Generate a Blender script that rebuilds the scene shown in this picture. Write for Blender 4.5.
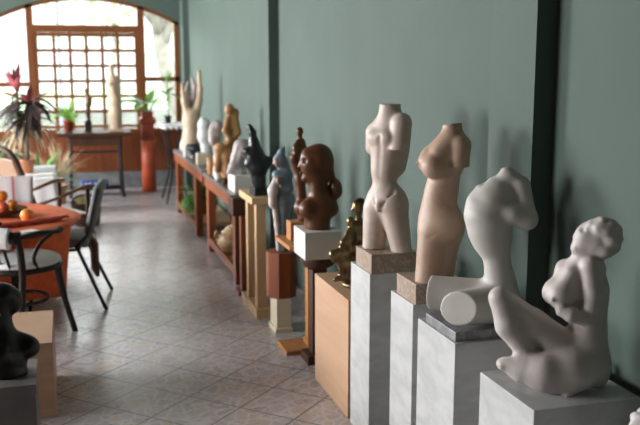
import bpy, bmesh, math, random
import numpy as np
from mathutils import Vector, Matrix

# ------------------------------------------------------------------ camera, sky, light, exposure
SC = bpy.context.scene
COL = SC.collection
for o in list(bpy.data.objects):
    bpy.data.objects.remove(o)

cam_d = bpy.data.cameras.new('camera')
cam = bpy.data.objects.new('camera', cam_d)
COL.objects.link(cam)
cam.location = (0, 0, 1.6)
cam.rotation_euler = (math.radians(90 - 9.558), 0, math.radians(-16.361))
cam_d.sensor_fit = 'HORIZONTAL'
cam_d.sensor_width = 36.0
cam_d.lens = 36.0 * 870 / 640
cam_d.clip_start = 0.05
cam_d.clip_end = 200
cam_d.dof.use_dof = True
cam_d.dof.focus_distance = 3.0
cam_d.dof.aperture_fstop = 3.2
SC.camera = cam

world = bpy.data.worlds.new('overcast_sky')
SC.world = world
world.use_nodes = True
wn = world.node_tree.nodes
wl = world.node_tree.links
wn.clear()
w_out = wn.new('ShaderNodeOutputWorld')
w_bg = wn.new('ShaderNodeBackground')
w_tc = wn.new('ShaderNodeTexCoord')
w_sep = wn.new('ShaderNodeSeparateXYZ')
w_rmp = wn.new('ShaderNodeValToRGB')
w_rmp.color_ramp.elements[0].position = 0.08     # misty low sky, then the brighter overcast above the trees
w_rmp.color_ramp.elements[0].color = (0.125, 0.132, 0.13, 1)
w_rmp.color_ramp.elements[1].position = 0.24
w_rmp.color_ramp.elements[1].color = (0.94, 0.98, 1.0, 1)
wl.new(w_tc.outputs['Generated'], w_sep.inputs[0])
wl.new(w_sep.outputs['Z'], w_rmp.inputs[0])
wl.new(w_rmp.outputs[0], w_bg.inputs[0])
wl.new(w_bg.outputs[0], w_out.inputs[0])
w_bg.inputs[1].default_value = 18.0


def window_light(name, loc, rot, sx, sy, power, color):
    """daylight entering through one window opening"""
    d = bpy.data.lights.new(name, 'AREA')
    d.shape = 'RECTANGLE'
    d.size, d.size_y = sx, sy
    d.energy = power
    d.color = color
    o = bpy.data.objects.new(name, d)
    COL.objects.link(o)
    o.location, o.rotation_euler = loc, rot
    return o


# left-hand windows of the gallery (outside the frame), daylight in through each opening
window_light('daylight_side_near', (-5.15, 5.0, 1.9), (0, math.radians(-90), 0), 1.6, 2.8, 330, (0.97, 0.985, 1.0))
window_light('daylight_side_far', (-5.15, 9.9, 2.0), (0, math.radians(-90), 0), 1.6, 2.8, 800, (0.97, 0.985, 1.0))
# portal in the arched end window guides the sky light
pd = window_light('daylight_end', (0.33, 11.85, 1.6), (math.radians(-90), 0, 0), 2.3, 1.7, 10, (1, 1, 1))
pd.data.cycles.is_portal = True

SC.view_settings.view_transform = 'Standard'
SC.view_settings.look = 'None'
SC.view_settings.gamma = 1.0
SC.view_settings.exposure = 0.0
SC.cycles.use_denoising = True
SC.cycles.max_bounces = 10
SC.cycles.diffuse_bounces = 6
SC.cycles.sample_clamp_indirect = 6.0

# ------------------------------------------------------------------ materials


class NT:
    def __init__(self, name):
        self.m = bpy.data.materials.new(name)
        self.m.use_nodes = True
        self.n = self.m.node_tree.nodes
        self.l = self.m.node_tree.links
        self.p = self.n['Principled BSDF']

    def new(self, t, **kw):
        x = self.n.new(t)
        for k, v in kw.items():
            if hasattr(x, k):
                setattr(x, k, v)
            else:
                x.inputs[k.replace('_', ' ')].default_value = v
        return x

    def link(self, a, b):
        self.l.new(a, b)

    def coords(self, scale=(1, 1, 1), rot=(0, 0, 0), loc=(0, 0, 0)):
        tc = self.new('ShaderNodeTexCoord')
        mp = self.new('ShaderNodeMapping')
        mp.inputs['Scale'].default_value = scale
        mp.inputs['Rotation'].default_value = rot
        mp.inputs['Location'].default_value = loc
        self.link(tc.outputs['Object'], mp.inputs[0])
        return mp.outputs[0]

    def ramp(self, src, stops):
        r = self.new('ShaderNodeValToRGB')
        e = r.color_ramp.elements
        while len(e) < len(stops):
            e.new(0.5)
        for i, (p, c) in enumerate(stops):
            e[i].position = p
            e[i].color = (*c, 1)
        self.link(src, r.inputs[0])
        return r.outputs[0]

    def noise(self, vec, scale, detail=4, rough=0.55, dist=0.0):
        x = self.new('ShaderNodeTexNoise')
        x.inputs['Scale'].default_value = scale
        x.inputs['Detail'].default_value = detail
        x.inputs['Roughness'].default_value = rough
        x.inputs['Distortion'].default_value = dist
        self.link(vec, x.inputs['Vector'])
        return x.outputs[0]

    def bump(self, h, strength=0.2, dist=0.01):
        b = self.new('ShaderNodeBump')
        b.inputs['Strength'].default_value = strength
        b.inputs['Distance'].default_value = dist
        self.link(h, b.inputs['Height'])
        self.link(b.outputs[0], self.p.inputs['Normal'])


def mat_noise(name, c1, c2, scale=8, rough=0.6, detail=4, bump=0.0, metallic=0.0, lo=0.35, hi=0.65, stretch=(1, 1, 1), spec=0.5, dist=0.0, rot=(0, 0, 0)):
    t = NT(name)
    v = t.coords(stretch, rot)
    n = t.noise(v, scale, detail, dist=dist)
    t.link(t.ramp(n, [(lo, c1), (hi, c2)]), t.p.inputs['Base Color'])
    t.p.inputs['Roughness'].default_value = rough
    t.p.inputs['Metallic'].default_value = metallic
    t.p.inputs['Specular IOR Level'].default_value = spec
    if bump:
        t.bump(n, bump)
    return t.m


def mat_wood(name, c1, c2, scale=14, stretch=(1, 1, 0.06), rough=0.5, rot=(0, 0, 0), spec=0.4):
    t = NT(name)
    v = t.coords(stretch, rot)
    n = t.noise(v, scale, 5, 0.6, 0.6)
    n2 = t.noise(v, scale * 5, 3, 0.5)
    mx = t.new('ShaderNodeMix')
    mx.data_type = 'FLOAT'
    mx.inputs[0].default_value = 0.35
    t.link(n, mx.inputs[2])
    t.link(n2, mx.inputs[3])
    t.link(t.ramp(mx.outputs[0], [(0.3, c1), (0.68, c2)]), t.p.inputs['Base Color'])
    t.p.inputs['Roughness'].default_value = rough
    t.p.inputs['Specular IOR Level'].default_value = spec
    t.bump(n2, 0.08, 0.003)
    return t.m


def mat_marble(name, base, vein, scale=5, rough=0.4, rot=(0.5, 0.6, 0.3), width=0.05, stretch=(1, 1, 0.5)):
    t = NT(name)
    v = t.coords(stretch, rot)
    n = t.noise(v, scale, 8, 0.62, 1.3)
    d = t.new('ShaderNodeMath', operation='SUBTRACT')
    t.link(n, d.inputs[0])
    d.inputs[1].default_value = 0.5
    a = t.new('ShaderNodeMath', operation='ABSOLUTE')
    t.link(d.outputs[0], a.inputs[0])
    c = t.ramp(a.outputs[0], [(0.0, vein), (width, base)])
    n2 = t.noise(v, scale * 0.8, 3)
    mx = t.new('ShaderNodeMix')
    mx.data_type = 'RGBA'
    mf = t.new('ShaderNodeMath', operation='MULTIPLY')
    t.link(n2, mf.inputs[0])
    mf.inputs[1].default_value = 0.5
    t.link(mf.outputs[0], mx.inputs[0])
    t.link(c, mx.inputs[6])
    mx.inputs[7].default_value = (*[b * 0.5 + w * 0.5 for b, w in zip(base, vein)], 1)
    t.link(mx.outputs[2], t.p.inputs['Base Color'])
    t.p.inputs['Roughness'].default_value = rough
    return t.m


def mat_floor():
    t = NT('ceramic_floor_tiles')
    S = 0.2955
    r2 = math.sqrt(0.5)
    tc = t.new('ShaderNodeTexCoord')
    sep = t.new('ShaderNodeSeparateXYZ')
    t.link(tc.outputs['Object'], sep.inputs[0])

    def math_(op, a, b=None):
        x = t.new('ShaderNodeMath', operation=op)
        for i, q in enumerate((a, b)):
            if q is None:
                continue
            if isinstance(q, (int, float)):
                x.inputs[i].default_value = q
            else:
                t.link(q, x.inputs[i])
        return x.outputs[0]
    X, Y = sep.outputs['X'], sep.outputs['Y']
    u = math_('DIVIDE', math_('ADD', math_('MULTIPLY', math_('SUBTRACT', X, Y), r2), 2.8025 + S * 60), S)
    v = math_('DIVIDE', math_('ADD', math_('MULTIPLY', math_('ADD', X, Y), r2), -4.147 + S * 60), S)
    fu, fv = math_('FRACT', u), math_('FRACT', v)
    eu = math_('SUBTRACT', 0.5, math_('ABSOLUTE', math_('SUBTRACT', fu, 0.5)))
    ev = math_('SUBTRACT', 0.5, math_('ABSOLUTE', math_('SUBTRACT', fv, 0.5)))
    e = math_('MINIMUM', eu, ev)
    mask = t.ramp(e, [(0.008, (1, 1, 1)), (0.02, (0, 0, 0))])       # 1 on grout
    vec = t.coords((1, 1, 1))
    warp = t.noise(vec, 9, 2)
    wv = t.new('ShaderNodeVectorMath', operation='SCALE')
    comb = t.new('ShaderNodeCombineXYZ')
    t.link(warp, comb.inputs[0])
    t.link(warp, comb.inputs[1])
    t.link(comb.outputs[0], wv.inputs[0])
    wv.inputs['Scale'].default_value = 0.11
    add = t.new('ShaderNodeVectorMath', operation='ADD')
    t.link(vec, add.inputs[0])
    t.link(wv.outputs[0], add.inputs[1])
    vo = t.new('ShaderNodeTexVoronoi')
    vo.feature = 'DISTANCE_TO_EDGE'
    vo.inputs['Scale'].default_value = 13
    t.link(add.outputs[0], vo.inputs['Vector'])
    vc = t.new('ShaderNodeTexVoronoi')
    vc.inputs['Scale'].default_value = 13
    t.link(add.outputs[0], vc.inputs['Vector'])
    edge = t.ramp(vo.outputs['Distance'], [(0.03, (1, 1, 1)), (0.11, (0, 0, 0))])
    sepc = t.new('ShaderNodeSeparateColor')
    t.link(vc.outputs['Color'], sepc.inputs[0])
    stone = t.ramp(sepc.outputs[0], [(0.0, (0.39, 0.35, 0.365)), (0.35, (0.44, 0.40, 0.415)), (0.6, (0.47, 0.425, 0.435)), (0.8, (0.50, 0.42, 0.375)), (1.0, (0.51, 0.42, 0.36))])
    mott = t.noise(vec, 40, 4)
    m1 = t.new('ShaderNodeMix')
    m1.data_type = 'RGBA'
    m1.blend_type = 'MULTIPLY'
    m1.inputs[0].default_value = 0.5
    t.link(stone, m1.inputs[6])
    t.link(t.ramp(mott, [(0.3, (0.75, 0.75, 0.75)), (0.7, (1.1, 1.1, 1.1))]), m1.inputs[7])
    m2 = t.new('ShaderNodeMix')
    m2.data_type = 'RGBA'
    t.link(edge, m2.inputs[0])
    t.link(m1.outputs[2], m2.inputs[6])
    m2.inputs[7].default_value = (0.56, 0.52, 0.53, 1)
    m3 = t.new('ShaderNodeMix')
    m3.data_type = 'RGBA'
    t.link(mask, m3.inputs[0])
    t.link(m2.outputs[2], m3.inputs[6])
    m3.inputs[7].default_value = (0.13, 0.12, 0.115, 1)
    t.link(m3.outputs[2], t.p.inputs['Base Color'])
    rr = t.new('ShaderNodeMapRange')
    t.link(mott, rr.inputs[0])
    rr.inputs[3].default_value = 0.20
    rr.inputs[4].default_value = 0.40
    t.link(rr.outputs[0], t.p.inputs['Roughness'])
    h = math_('SUBTRACT', math_('MULTIPLY', vo.outputs['Distance'], 0.6), math_('MULTIPLY', mask, 0.6))
    t.bump(h, 0.25, 0.006)
    return t.m


def mat_glass():
    t = NT('window_glass')
    n, l = t.n, t.l
    n.remove(t.p)
    out = [x for x in n if x.type == 'OUTPUT_MATERIAL'][0]
    tr = n.new('ShaderNodeBsdfTransparent')
    tr.inputs[0].default_value = (0.96, 0.98, 0.97, 1)
    gl = n.new('ShaderNodeBsdfGlossy')
    gl.inputs['Roughness'].default_value = 0.03
    fr = n.new('ShaderNodeFresnel')
    fr.inputs[0].default_value = 1.3
    mx = n.new('ShaderNodeMixShader')
    l.new(fr.outputs[0], mx.inputs[0])
    l.new(tr.outputs[0], mx.inputs[1])
    l.new(gl.outputs[0], mx.inputs[2])
    l.new(mx.outputs[0], out.inputs[0])
    return t.m


def mat_cloth_stripes():
    t = NT('white_cloth_pink_stripes')
    tc = t.new('ShaderNodeTexCoord')
    sep = t.new('ShaderNodeSeparateXYZ')
    t.link(tc.outputs['Object'], sep.inputs[0])
    m = t.new('ShaderNodeMath', operation='MULTIPLY')
    t.link(sep.outputs['X'], m.inputs[0])
    m.inputs[1].default_value = 1 / 0.17
    f = t.new('ShaderNodeMath', operation='FRACT')
    t.link(m.outputs[0], f.inputs[0])
    t.link(t.ramp(f.outputs[0], [(0.0, (0.75, 0.75, 0.76)), (0.4, (0.75, 0.75, 0.76)), (0.44, (0.72, 0.18, 0.22)), (0.50, (0.72, 0.18, 0.22)), (0.54, (0.75, 0.75, 0.76))]), t.p.inputs['Base Color'])
    t.p.inputs['Roughness'].default_value = 0.9
    return t.m


def mat_dots():
    t = NT('blue_dotted_fabric')
    v = t.coords((1, 1, 1))
    vo = t.new('ShaderNodeTexVoronoi')
    vo.inputs['Scale'].default_value = 18
    vo.inputs['Randomness'].default_value = 0.2
    t.link(v, vo.inputs['Vector'])
    t.link(t.ramp(vo.outputs['Distance'], [(0.28, (0.45, 0.55, 0.75)), (0.36, (0.05, 0.09, 0.28))]), t.p.inputs['Base Color'])
    t.p.inputs['Roughness'].default_value = 0.85
    return t.m


def mat_wainscot():
    t = NT('red_brown_boards')
    v = t.coords((1, 1, 0.08))
    n = t.noise(v, 12, 4, 0.6, 0.5)
    tc = t.new('ShaderNodeTexCoord')
    sep = t.new('ShaderNodeSeparateXYZ')
    t.link(tc.outputs['Object'], sep.inputs[0])
    m = t.new('ShaderNodeMath', operation='MULTIPLY')
    t.link(sep.outputs['X'], m.inputs[0])
    m.inputs[1].default_value = 1 / 0.095
    f = t.new('ShaderNodeMath', operation='FRACT')
    t.link(m.outputs[0], f.inputs[0])
    g = t.ramp(f.outputs[0], [(0.0, (0.25, 0.25, 0.25)), (0.08, (1, 1, 1)), (0.95, (1, 1, 1)), (1.0, (0.25, 0.25, 0.25))])
    mx = t.new('ShaderNodeMix')
    mx.data_type = 'RGBA'
    mx.blend_type = 'MULTIPLY'
    mx.inputs[0].default_value = 1
    t.link(t.ramp(n, [(0.3, (0.12, 0.030, 0.008)), (0.7, (0.20, 0.055, 0.014))]), mx.inputs[6])
    t.link(g, mx.inputs[7])
    t.link(mx.outputs[2], t.p.inputs['Base Color'])
    t.p.inputs['Roughness'].default_value = 0.45
    return t.m


M = dict(
    wall=mat_noise('sage_green_wall_paint', (0.071, 0.104, 0.087), (0.082, 0.117, 0.098), 1.6, 0.75, 5, 0.02),
    ceiling=mat_noise('dark_stained_ceiling_boards', (0.07, 0.05, 0.035), (0.10, 0.07, 0.05), 3, 0.8, stretch=(0.2, 4, 1)),
    dim=mat_noise('grey_plaster', (0.05, 0.047, 0.042), (0.065, 0.06, 0.055), 3, 0.9),
    concrete=mat_noise('grey_concrete', (0.10, 0.105, 0.105), (0.18, 0.185, 0.185), 9, 0.85, 6, 0.1),
    floor=mat_floor(), glass=mat_glass(), wainscot=mat_wainscot(),
    frame=mat_wood('orange_stained_window_wood', (0.13, 0.042, 0.013), (0.20, 0.07, 0.023), 9, (1, 1, 0.12), 0.5, spec=0.25),
    oak=mat_wood('pale_laminate_wood', (0.48, 0.285, 0.17), (0.60, 0.385, 0.245), 10, (1, 0.08, 1), 0.45),
    oak_v=mat_wood('pale_solid_wood', (0.60, 0.36, 0.18), (0.73, 0.48, 0.27), 10, (1, 1, 0.06), 0.45),
    oak_dull=mat_wood('brown_beige_laminate', (0.44, 0.265, 0.165), (0.56, 0.365, 0.24), 10, (0.1, 0.1, 1), 0.5),
    orange=mat_wood('orange_brown_wood', (0.38, 0.15, 0.045), (0.52, 0.24, 0.08), 9, (1, 1, 0.07), 0.42),
    redwood=mat_wood('red_brown_wood', (0.17, 0.042, 0.014), (0.30, 0.085, 0.028), 9, (1, 1, 0.07), 0.4),
    benchtop=mat_wood('dark_worn_bench_top', (0.10, 0.085, 0.08), (0.22, 0.17, 0.15), 8, (1, 0.07, 1), 0.35),
    darkwood=mat_wood('dark_brown_wood', (0.040, 0.018, 0.011), (0.085, 0.037, 0.02), 9, (1, 1, 0.1), 0.6, spec=0.25),
    bentwood=mat_noise('black_brown_lacquer', (0.007, 0.005, 0.004), (0.018, 0.012, 0.009), 14, 0.42, spec=0.35),
    armwood=mat_wood('worn_chair_wood', (0.16, 0.075, 0.03), (0.30, 0.16, 0.08), 12, (0.1, 1, 1), 0.4),
    carved=mat_wood('polished_carved_wood', (0.075, 0.026, 0.010), (0.16, 0.058, 0.023), 7, (1, 1, 0.25), 0.36, spec=0.45),
    carved_light=mat_wood('golden_carved_wood', (0.30, 0.14, 0.05), (0.47, 0.26, 0.11), 7, (1, 1, 0.25), 0.4),
    carved_tan=mat_wood('tan_carved_wood', (0.48, 0.35, 0.235), (0.62, 0.48, 0.35), 7, (1, 1, 0.25), 0.5),
    white_marble=mat_noise('white_streaked_marble', (0.46, 0.46, 0.45), (0.60, 0.595, 0.58), 16, 0.4, 7, dist=0.5, lo=0.3, hi=0.6, stretch=(0.5, 0.5, 1.0), rot=(0.75, 0.75, 0)),
    brown_marble=mat_marble('brown_veined_marble', (0.33, 0.235, 0.175), (0.53, 0.43, 0.345), 14, 0.35, width=0.05, stretch=(1, 1, 1)),
    plinth_grey=mat_noise('brown_grey_laminate', (0.15, 0.13, 0.12), (0.20, 0.175, 0.16), 8, 0.5),
    slab=mat_marble('dark_grey_marble', (0.20, 0.20, 0.21), (0.36, 0.36, 0.37), 8, 0.4),
    pink_stone=mat_noise('pinkish_white_marble', (0.53, 0.40, 0.33), (0.62, 0.52, 0.455), 9, 0.5, 5, dist=0.8),
    tan_stone=mat_noise('warm_tan_marble', (0.47, 0.30, 0.205), (0.56, 0.395, 0.295), 9, 0.48, 5, dist=0.8),
    grey_stone=mat_noise('warm_white_stone', (0.55, 0.51, 0.465), (0.62, 0.58, 0.535), 10, 0.5, 4),
    blush_stone=mat_noise('blush_white_stone', (0.57, 0.50, 0.47), (0.65, 0.58, 0.545), 9, 0.5, 4),
    white_stone=mat_noise('white_stone', (0.70, 0.70, 0.68), (0.80, 0.80, 0.78), 12, 0.5, 4, 0.05),
    rough_stone=mat_noise('rough_white_stone', (0.38, 0.33, 0.30), (0.80, 0.78, 0.77), 26, 0.7, 6, 0.3),
    mauve_stone=mat_noise('mauve_grey_stone', (0.34, 0.29, 0.28), (0.45, 0.40, 0.38), 12, 0.55),
    cream=mat_noise('cream_painted_wood', (0.70, 0.60, 0.43), (0.78, 0.68, 0.51), 8, 0.5),
    whitepaint=mat_noise('white_painted_wood', (0.66, 0.64, 0.60), (0.72, 0.70, 0.66), 8, 0.5),
    bronze=mat_noise('polished_bronze', (0.09, 0.06, 0.03), (0.30, 0.215, 0.11), 16, 0.34, metallic=0.9),
    black_stone=mat_noise('black_polished_stone', (0.010, 0.012, 0.012), (0.028, 0.03, 0.03), 14, 0.28),
    dark_bronze=mat_noise('dark_patinated_bronze', (0.005, 0.005, 0.005), (0.013, 0.012, 0.012), 14, 0.35, spec=0.35),
    bluegrey=mat_noise('blue_grey_glaze', (0.13, 0.17, 0.21), (0.26, 0.31, 0.35), 9, 0.4),
    palepink=mat_noise('pale_glazed_cloak', (0.60, 0.53, 0.48), (0.70, 0.64, 0.60), 9, 0.5),
    skinwood=mat_noise('brown_face_glaze', (0.30, 0.18, 0.12), (0.40, 0.26, 0.18), 9, 0.4),
    red_cloth=mat_noise('red_orange_cloth', (0.80, 0.16, 0.06), (0.88, 0.22, 0.09), 20, 0.75, spec=0.3),
    red_napkin=mat_noise('dark_red_cloth', (0.42, 0.05, 0.025), (0.55, 0.09, 0.04), 20, 0.85),
    white_cloth=mat_noise('white_cloth', (0.80, 0.80, 0.81), (0.86, 0.86, 0.87), 20, 0.9),
    stripes=mat_cloth_stripes(), dots=mat_dots(),
    greypad=mat_noise('grey_chair_fabric', (0.13, 0.14, 0.145), (0.19, 0.20, 0.205), 60, 0.7),
    blackmetal=mat_noise('black_metal', (0.012, 0.012, 0.013), (0.025, 0.025, 0.027), 20, 0.35),
    iron=mat_noise('dark_cast_iron', (0.010, 0.009, 0.009), (0.025, 0.022, 0.021), 20, 0.7, spec=0.2),
    bagcloth=mat_noise('brown_canvas', (0.13, 0.095, 0.07), (0.20, 0.15, 0.115), 40, 0.9),
    yellow=mat_noise('yellow_cloth', (0.60, 0.55, 0.18), (0.70, 0.66, 0.35), 20, 0.9),
    terracotta=mat_noise('terracotta', (0.40, 0.15, 0.07), (0.52, 0.22, 0.11), 12, 0.7),
    redglaze=mat_noise('red_brown_glaze', (0.20, 0.032, 0.015), (0.28, 0.052, 0.022), 12, 0.45),
    redtube=mat_noise('brick_red_paint', (0.40, 0.062, 0.022), (0.47, 0.085, 0.03), 8, 0.5),
    jar=mat_noise('ochre_glazed_clay', (0.36, 0.20, 0.07), (0.62, 0.46, 0.26), 9, 0.4, dist=1.0, stretch=(0.3, 0.3, 2.0)),
    soil=mat_noise('potting_soil', (0.03, 0.02, 0.014), (0.07, 0.05, 0.035), 50, 0.95),
    leaf=mat_noise('green_leaf', (0.07, 0.20, 0.04), (0.17, 0.36, 0.08), 18, 0.45),
    leaf_light=mat_noise('bright_green_leaf', (0.18, 0.40, 0.07), (0.32, 0.55, 0.14), 18, 0.45),
    leaf_pale=mat_noise('variegated_leaf', (0.10, 0.24, 0.07), (0.55, 0.62, 0.42), 14, 0.45),
    leaf_dark=mat_noise('dark_purple_leaf', (0.045, 0.04, 0.045), (0.12, 0.09, 0.09), 16, 0.4),
    leaf_pink=mat_noise('pink_leaf', (0.42, 0.07, 0.10), (0.60, 0.16, 0.18), 16, 0.45),
    straw=mat_noise('dry_straw_leaf', (0.45, 0.33, 0.19), (0.66, 0.52, 0.36), 16, 0.8),
    orange_fruit=mat_noise('orange_peel', (0.75, 0.24, 0.03), (0.82, 0.32, 0.05), 40, 0.4, bump=0.05),
    red_fruit=mat_noise('red_peel', (0.50, 0.05, 0.03), (0.65, 0.12, 0.05), 12, 0.35),
    grass=mat_noise('lawn', (0.05, 0.085, 0.03), (0.09, 0.12, 0.05), 3, 0.9),
    paving=mat_noise('pale_paving', (0.11, 0.11, 0.10), (0.14, 0.14, 0.13), 2, 0.9),
    tree_leaf=mat_noise('tree_leaves', (0.22, 0.25, 0.10), (0.32, 0.35, 0.17), 2, 0.7),
    bark=mat_noise('pale_bark', (0.11, 0.10, 0.085), (0.18, 0.165, 0.14), 8, 0.9),
    bluepost=mat_noise('grey_blue_metal', (0.05, 0.06, 0.08), (0.07, 0.085, 0.105), 5, 0.5),
    earring=mat_noise('pale_green_metal', (0.55, 0.6, 0.45), (0.65, 0.68, 0.5), 9, 0.3),
)

# ------------------------------------------------------------------ mesh helpers


def obj(name, me, mat, parent=None, smooth=False, loc=None, rot=None):
    if isinstance(me, bmesh.types.BMesh):
        d = bpy.data.meshes.new(name)
        bmesh.ops.recalc_face_normals(me, faces=me.faces)
        me.to_mesh(d)
        me.free()
        me = d
    me.materials.clear()
    me.materials.append(mat)
    if smooth:
        for p in me.polygons:
            p.use_smooth = True
    o = bpy.data.objects.new(name, me)
    COL.objects.link(o)
    if parent:
        o.parent = parent
    if loc:
        o.location = loc
    if rot:
        o.rotation_euler = rot
    return o


def tag(o, label, cat, group=None):
    o['label'] = label
    o['category'] = cat
    if group:
        o['group'] = group
    return o


def thing(name, label, cat, loc=(0, 0, 0), rz=0.0, group=None):
    o = bpy.data.objects.new(name, None)
    o.empty_display_size = 0.05
    COL.objects.link(o)
    o.location = loc
    o.rotation_euler = (0, 0, rz)
    return tag(o, label, cat, group)


def struct(name, me, mat, parent=None, smooth=False):
    o = obj(name, me, mat, parent, smooth)
    o['kind'] = 'structure'
    return o


def B():
    return bmesh.new()


def box(bm, x0, x1, y0, y1, z0, z1, bev=0.0, mtx=None):
    vs = [bm.verts.new((x, y, z)) for x in (x0, x1) for y in (y0, y1) for z in (z0, z1)]
    idx = [(0, 1, 3, 2), (4, 6, 7, 5), (0, 4, 5, 1), (2, 3, 7, 6), (0, 2, 6, 4), (1, 5, 7, 3)]
    fs = [bm.faces.new([vs[i] for i in f]) for f in idx]
    if bev:
        es = list({e for f in fs for e in f.edges})
        r = bmesh.ops.bevel(bm, geom=es, offset=bev, segments=2, profile=0.6, affect='EDGES')
        vs = list({v for f in r['faces'] for v in f.verts} | {v for v in vs if v.is_valid})
    if mtx is not None:
        bmesh.ops.transform(bm, matrix=mtx, verts=[v for v in vs if v.is_valid])
    return bm


def tube(bm, pts, rad, seg=10, flat=1.0, cap=True):
    pts = [Vector(p) for p in pts]
    n = len(pts)
    rads = rad if isinstance(rad, (list, tuple)) else [rad] * n
    rings = []
    prev = None
    for i, p in enumerate(pts):
        a = pts[max(i - 1, 0)]
        b = pts[min(i + 1, n - 1)]
        t = (b - a).normalized()
        if prev is None:
            up = Vector((0, 0, 1)) if abs(t.z) < 0.9 else Vector((1, 0, 0))
            s = t.cross(up).normalized()
        else:
            s = (prev - t * prev.dot(t)).normalized()
        prev = s
        q = t.cross(s)
        rings.append([bm.verts.new(p + s * (math.cos(2 * math.pi * k / seg) * rads[i]) + q * (math.sin(2 * math.pi * k / seg) * rads[i] * flat)) for k in range(seg)])
    for r0, r1 in zip(rings, rings[1:]):
        for k in range(seg):
            bm.faces.new((r0[k], r0[(k + 1) % seg], r1[(k + 1) % seg], r1[k]))
    if cap:
        bm.faces.new(list(reversed(rings[0])))
        bm.faces.new(rings[-1])
    return bm


def curve_pts(ctrl, n=8):
    """Catmull-Rom through control points"""
    c = [Vector(p) for p in ctrl]
    c = [c[0] * 2 - c[1]] + c + [c[-1] * 2 - c[-2]]
    out = []
    for i in range(1, len(c) - 2):
        for k in range(n):
            t = k / n
            p0, p1, p2, p3 = c[i - 1:i + 3]
            out.append(0.5 * ((2 * p1) + (p2 - p0) * t + (2 * p0 - 5 * p1 + 4 * p2 - p3) * t * t + (3 * p1 - p0 - 3 * p2 + p3) * t ** 3))
    out.append(c[-2])
    return out


def lathe(bm, prof, seg=28, center=(0, 0, 0), sq=0):
    cx, cy, cz = center
    rings = []
    for r, z in prof:
        if r < 1e-5:
            rings.append([bm.verts.new((cx, cy, cz + z))])
        else:
            rings.append([bm.verts.new((cx + r * math.cos(2 * math.pi * (k + 0.5) / seg), cy + r * math.sin(2 * math.pi * (k + 0.5) / seg), cz + z)) for k in range(seg)])
    for a, b in zip(rings, rings[1:]):
        if len(a) == 1 and len(b) == 1:
            continue
        for k in range(seg):
            j = (k + 1) % seg
            if len(a) == 1:
                bm.faces.new((a[0], b[j], b[k]))
            elif len(b) == 1:
                bm.faces.new((a[k], a[j], b[0]))
            else:
                bm.faces.new((a[k], a[j], b[j], b[k]))
    if len(rings[0]) > 1:
        bm.faces.new(list(reversed(rings[0])))
    if len(rings[-1]) > 1:
        bm.faces.new(rings[-1])
    return bm


def prism(bm, poly, z0, z1):
    a = [bm.verts.new((x, y, z0)) for x, y in poly]
    b = [bm.verts.new((x, y, z1)) for x, y in poly]
    n = len(poly)
    bm.faces.new(list(reversed(a)))
    bm.faces.new(b)
    for i in range(n):
        bm.faces.new((a[i], a[(i + 1) % n], b[(i + 1) % n], b[i]))
    return bm


def ball(bm, c, r, seg=16):
    m = Matrix.Translation(c)
    if isinstance(r, (tuple, list)):
        m = m @ Matrix.Diagonal((*r, 1))
        bmesh.ops.create_uvsphere(bm, u_segments=seg, v_segments=seg // 2 + 2, radius=1, matrix=m)
    else:
        bmesh.ops.create_uvsphere(bm, u_segments=seg, v_segments=seg // 2 + 2, radius=r, matrix=m)
    return bm


def leaf_blade(bm, base, direction, length, width, droop=0.3, fold=0.15, n=7, twist=0.0):
    """an arching leaf: double row of quads along a drooping midrib, with thickness"""
    d = Vector(direction).normalized()
    side = d.cross(Vector((0, 0, 1)))
    if side.length < 0.05:
        side = Vector((1, 0, 0))
    side.normalize()
    side = Matrix.Rotation(twist, 3, d) @ side
    p = Vector(base)
    rows = []
    step = length / n
    for i in range(n + 1):
        t = i / n
        w = width * 0.5 * (math.sin(math.pi * min(1, t ** 0.75)) ** 0.8 if 0 < t < 1 else 0.04)
        up = side.cross(d).normalized()
        rows.append((p - side * w + up * (w * fold), p.copy(), p + side * w + up * (w * fold), up))
        d = (d + Vector((0, 0, -droop / n))).normalized()
        p = p + d * step
    th = max(0.0012, width * 0.02)
    top = [[bm.verts.new(q + r[3] * th) for q in r[:3]] for r in rows]
    bot = [[bm.verts.new(q - r[3] * th) for q in r[:3]] for r in rows]
    for i in range(n):
        for k in range(2):
            bm.faces.new((top[i][k], top[i][k + 1], top[i + 1][k + 1], top[i + 1][k]))
            bm.faces.new((bot[i][k + 1], bot[i][k], bot[i + 1][k], bot[i + 1][k + 1]))
        bm.faces.new((top[i][0], top[i + 1][0], bot[i + 1][0], bot[i][0]))
        bm.faces.new((top[i][2], bot[i][2], bot[i + 1][2], top[i + 1][2]))
    return bm


# ------------------------------------------------------------------ carved forms: smooth blended solids
# A carving is a list of blended solids in carving units (image-sized units), x to the right as seen from the aisle,
# y downwards, w away from the aisle viewer; it is scaled to metres and turned about the vertical.


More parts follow.
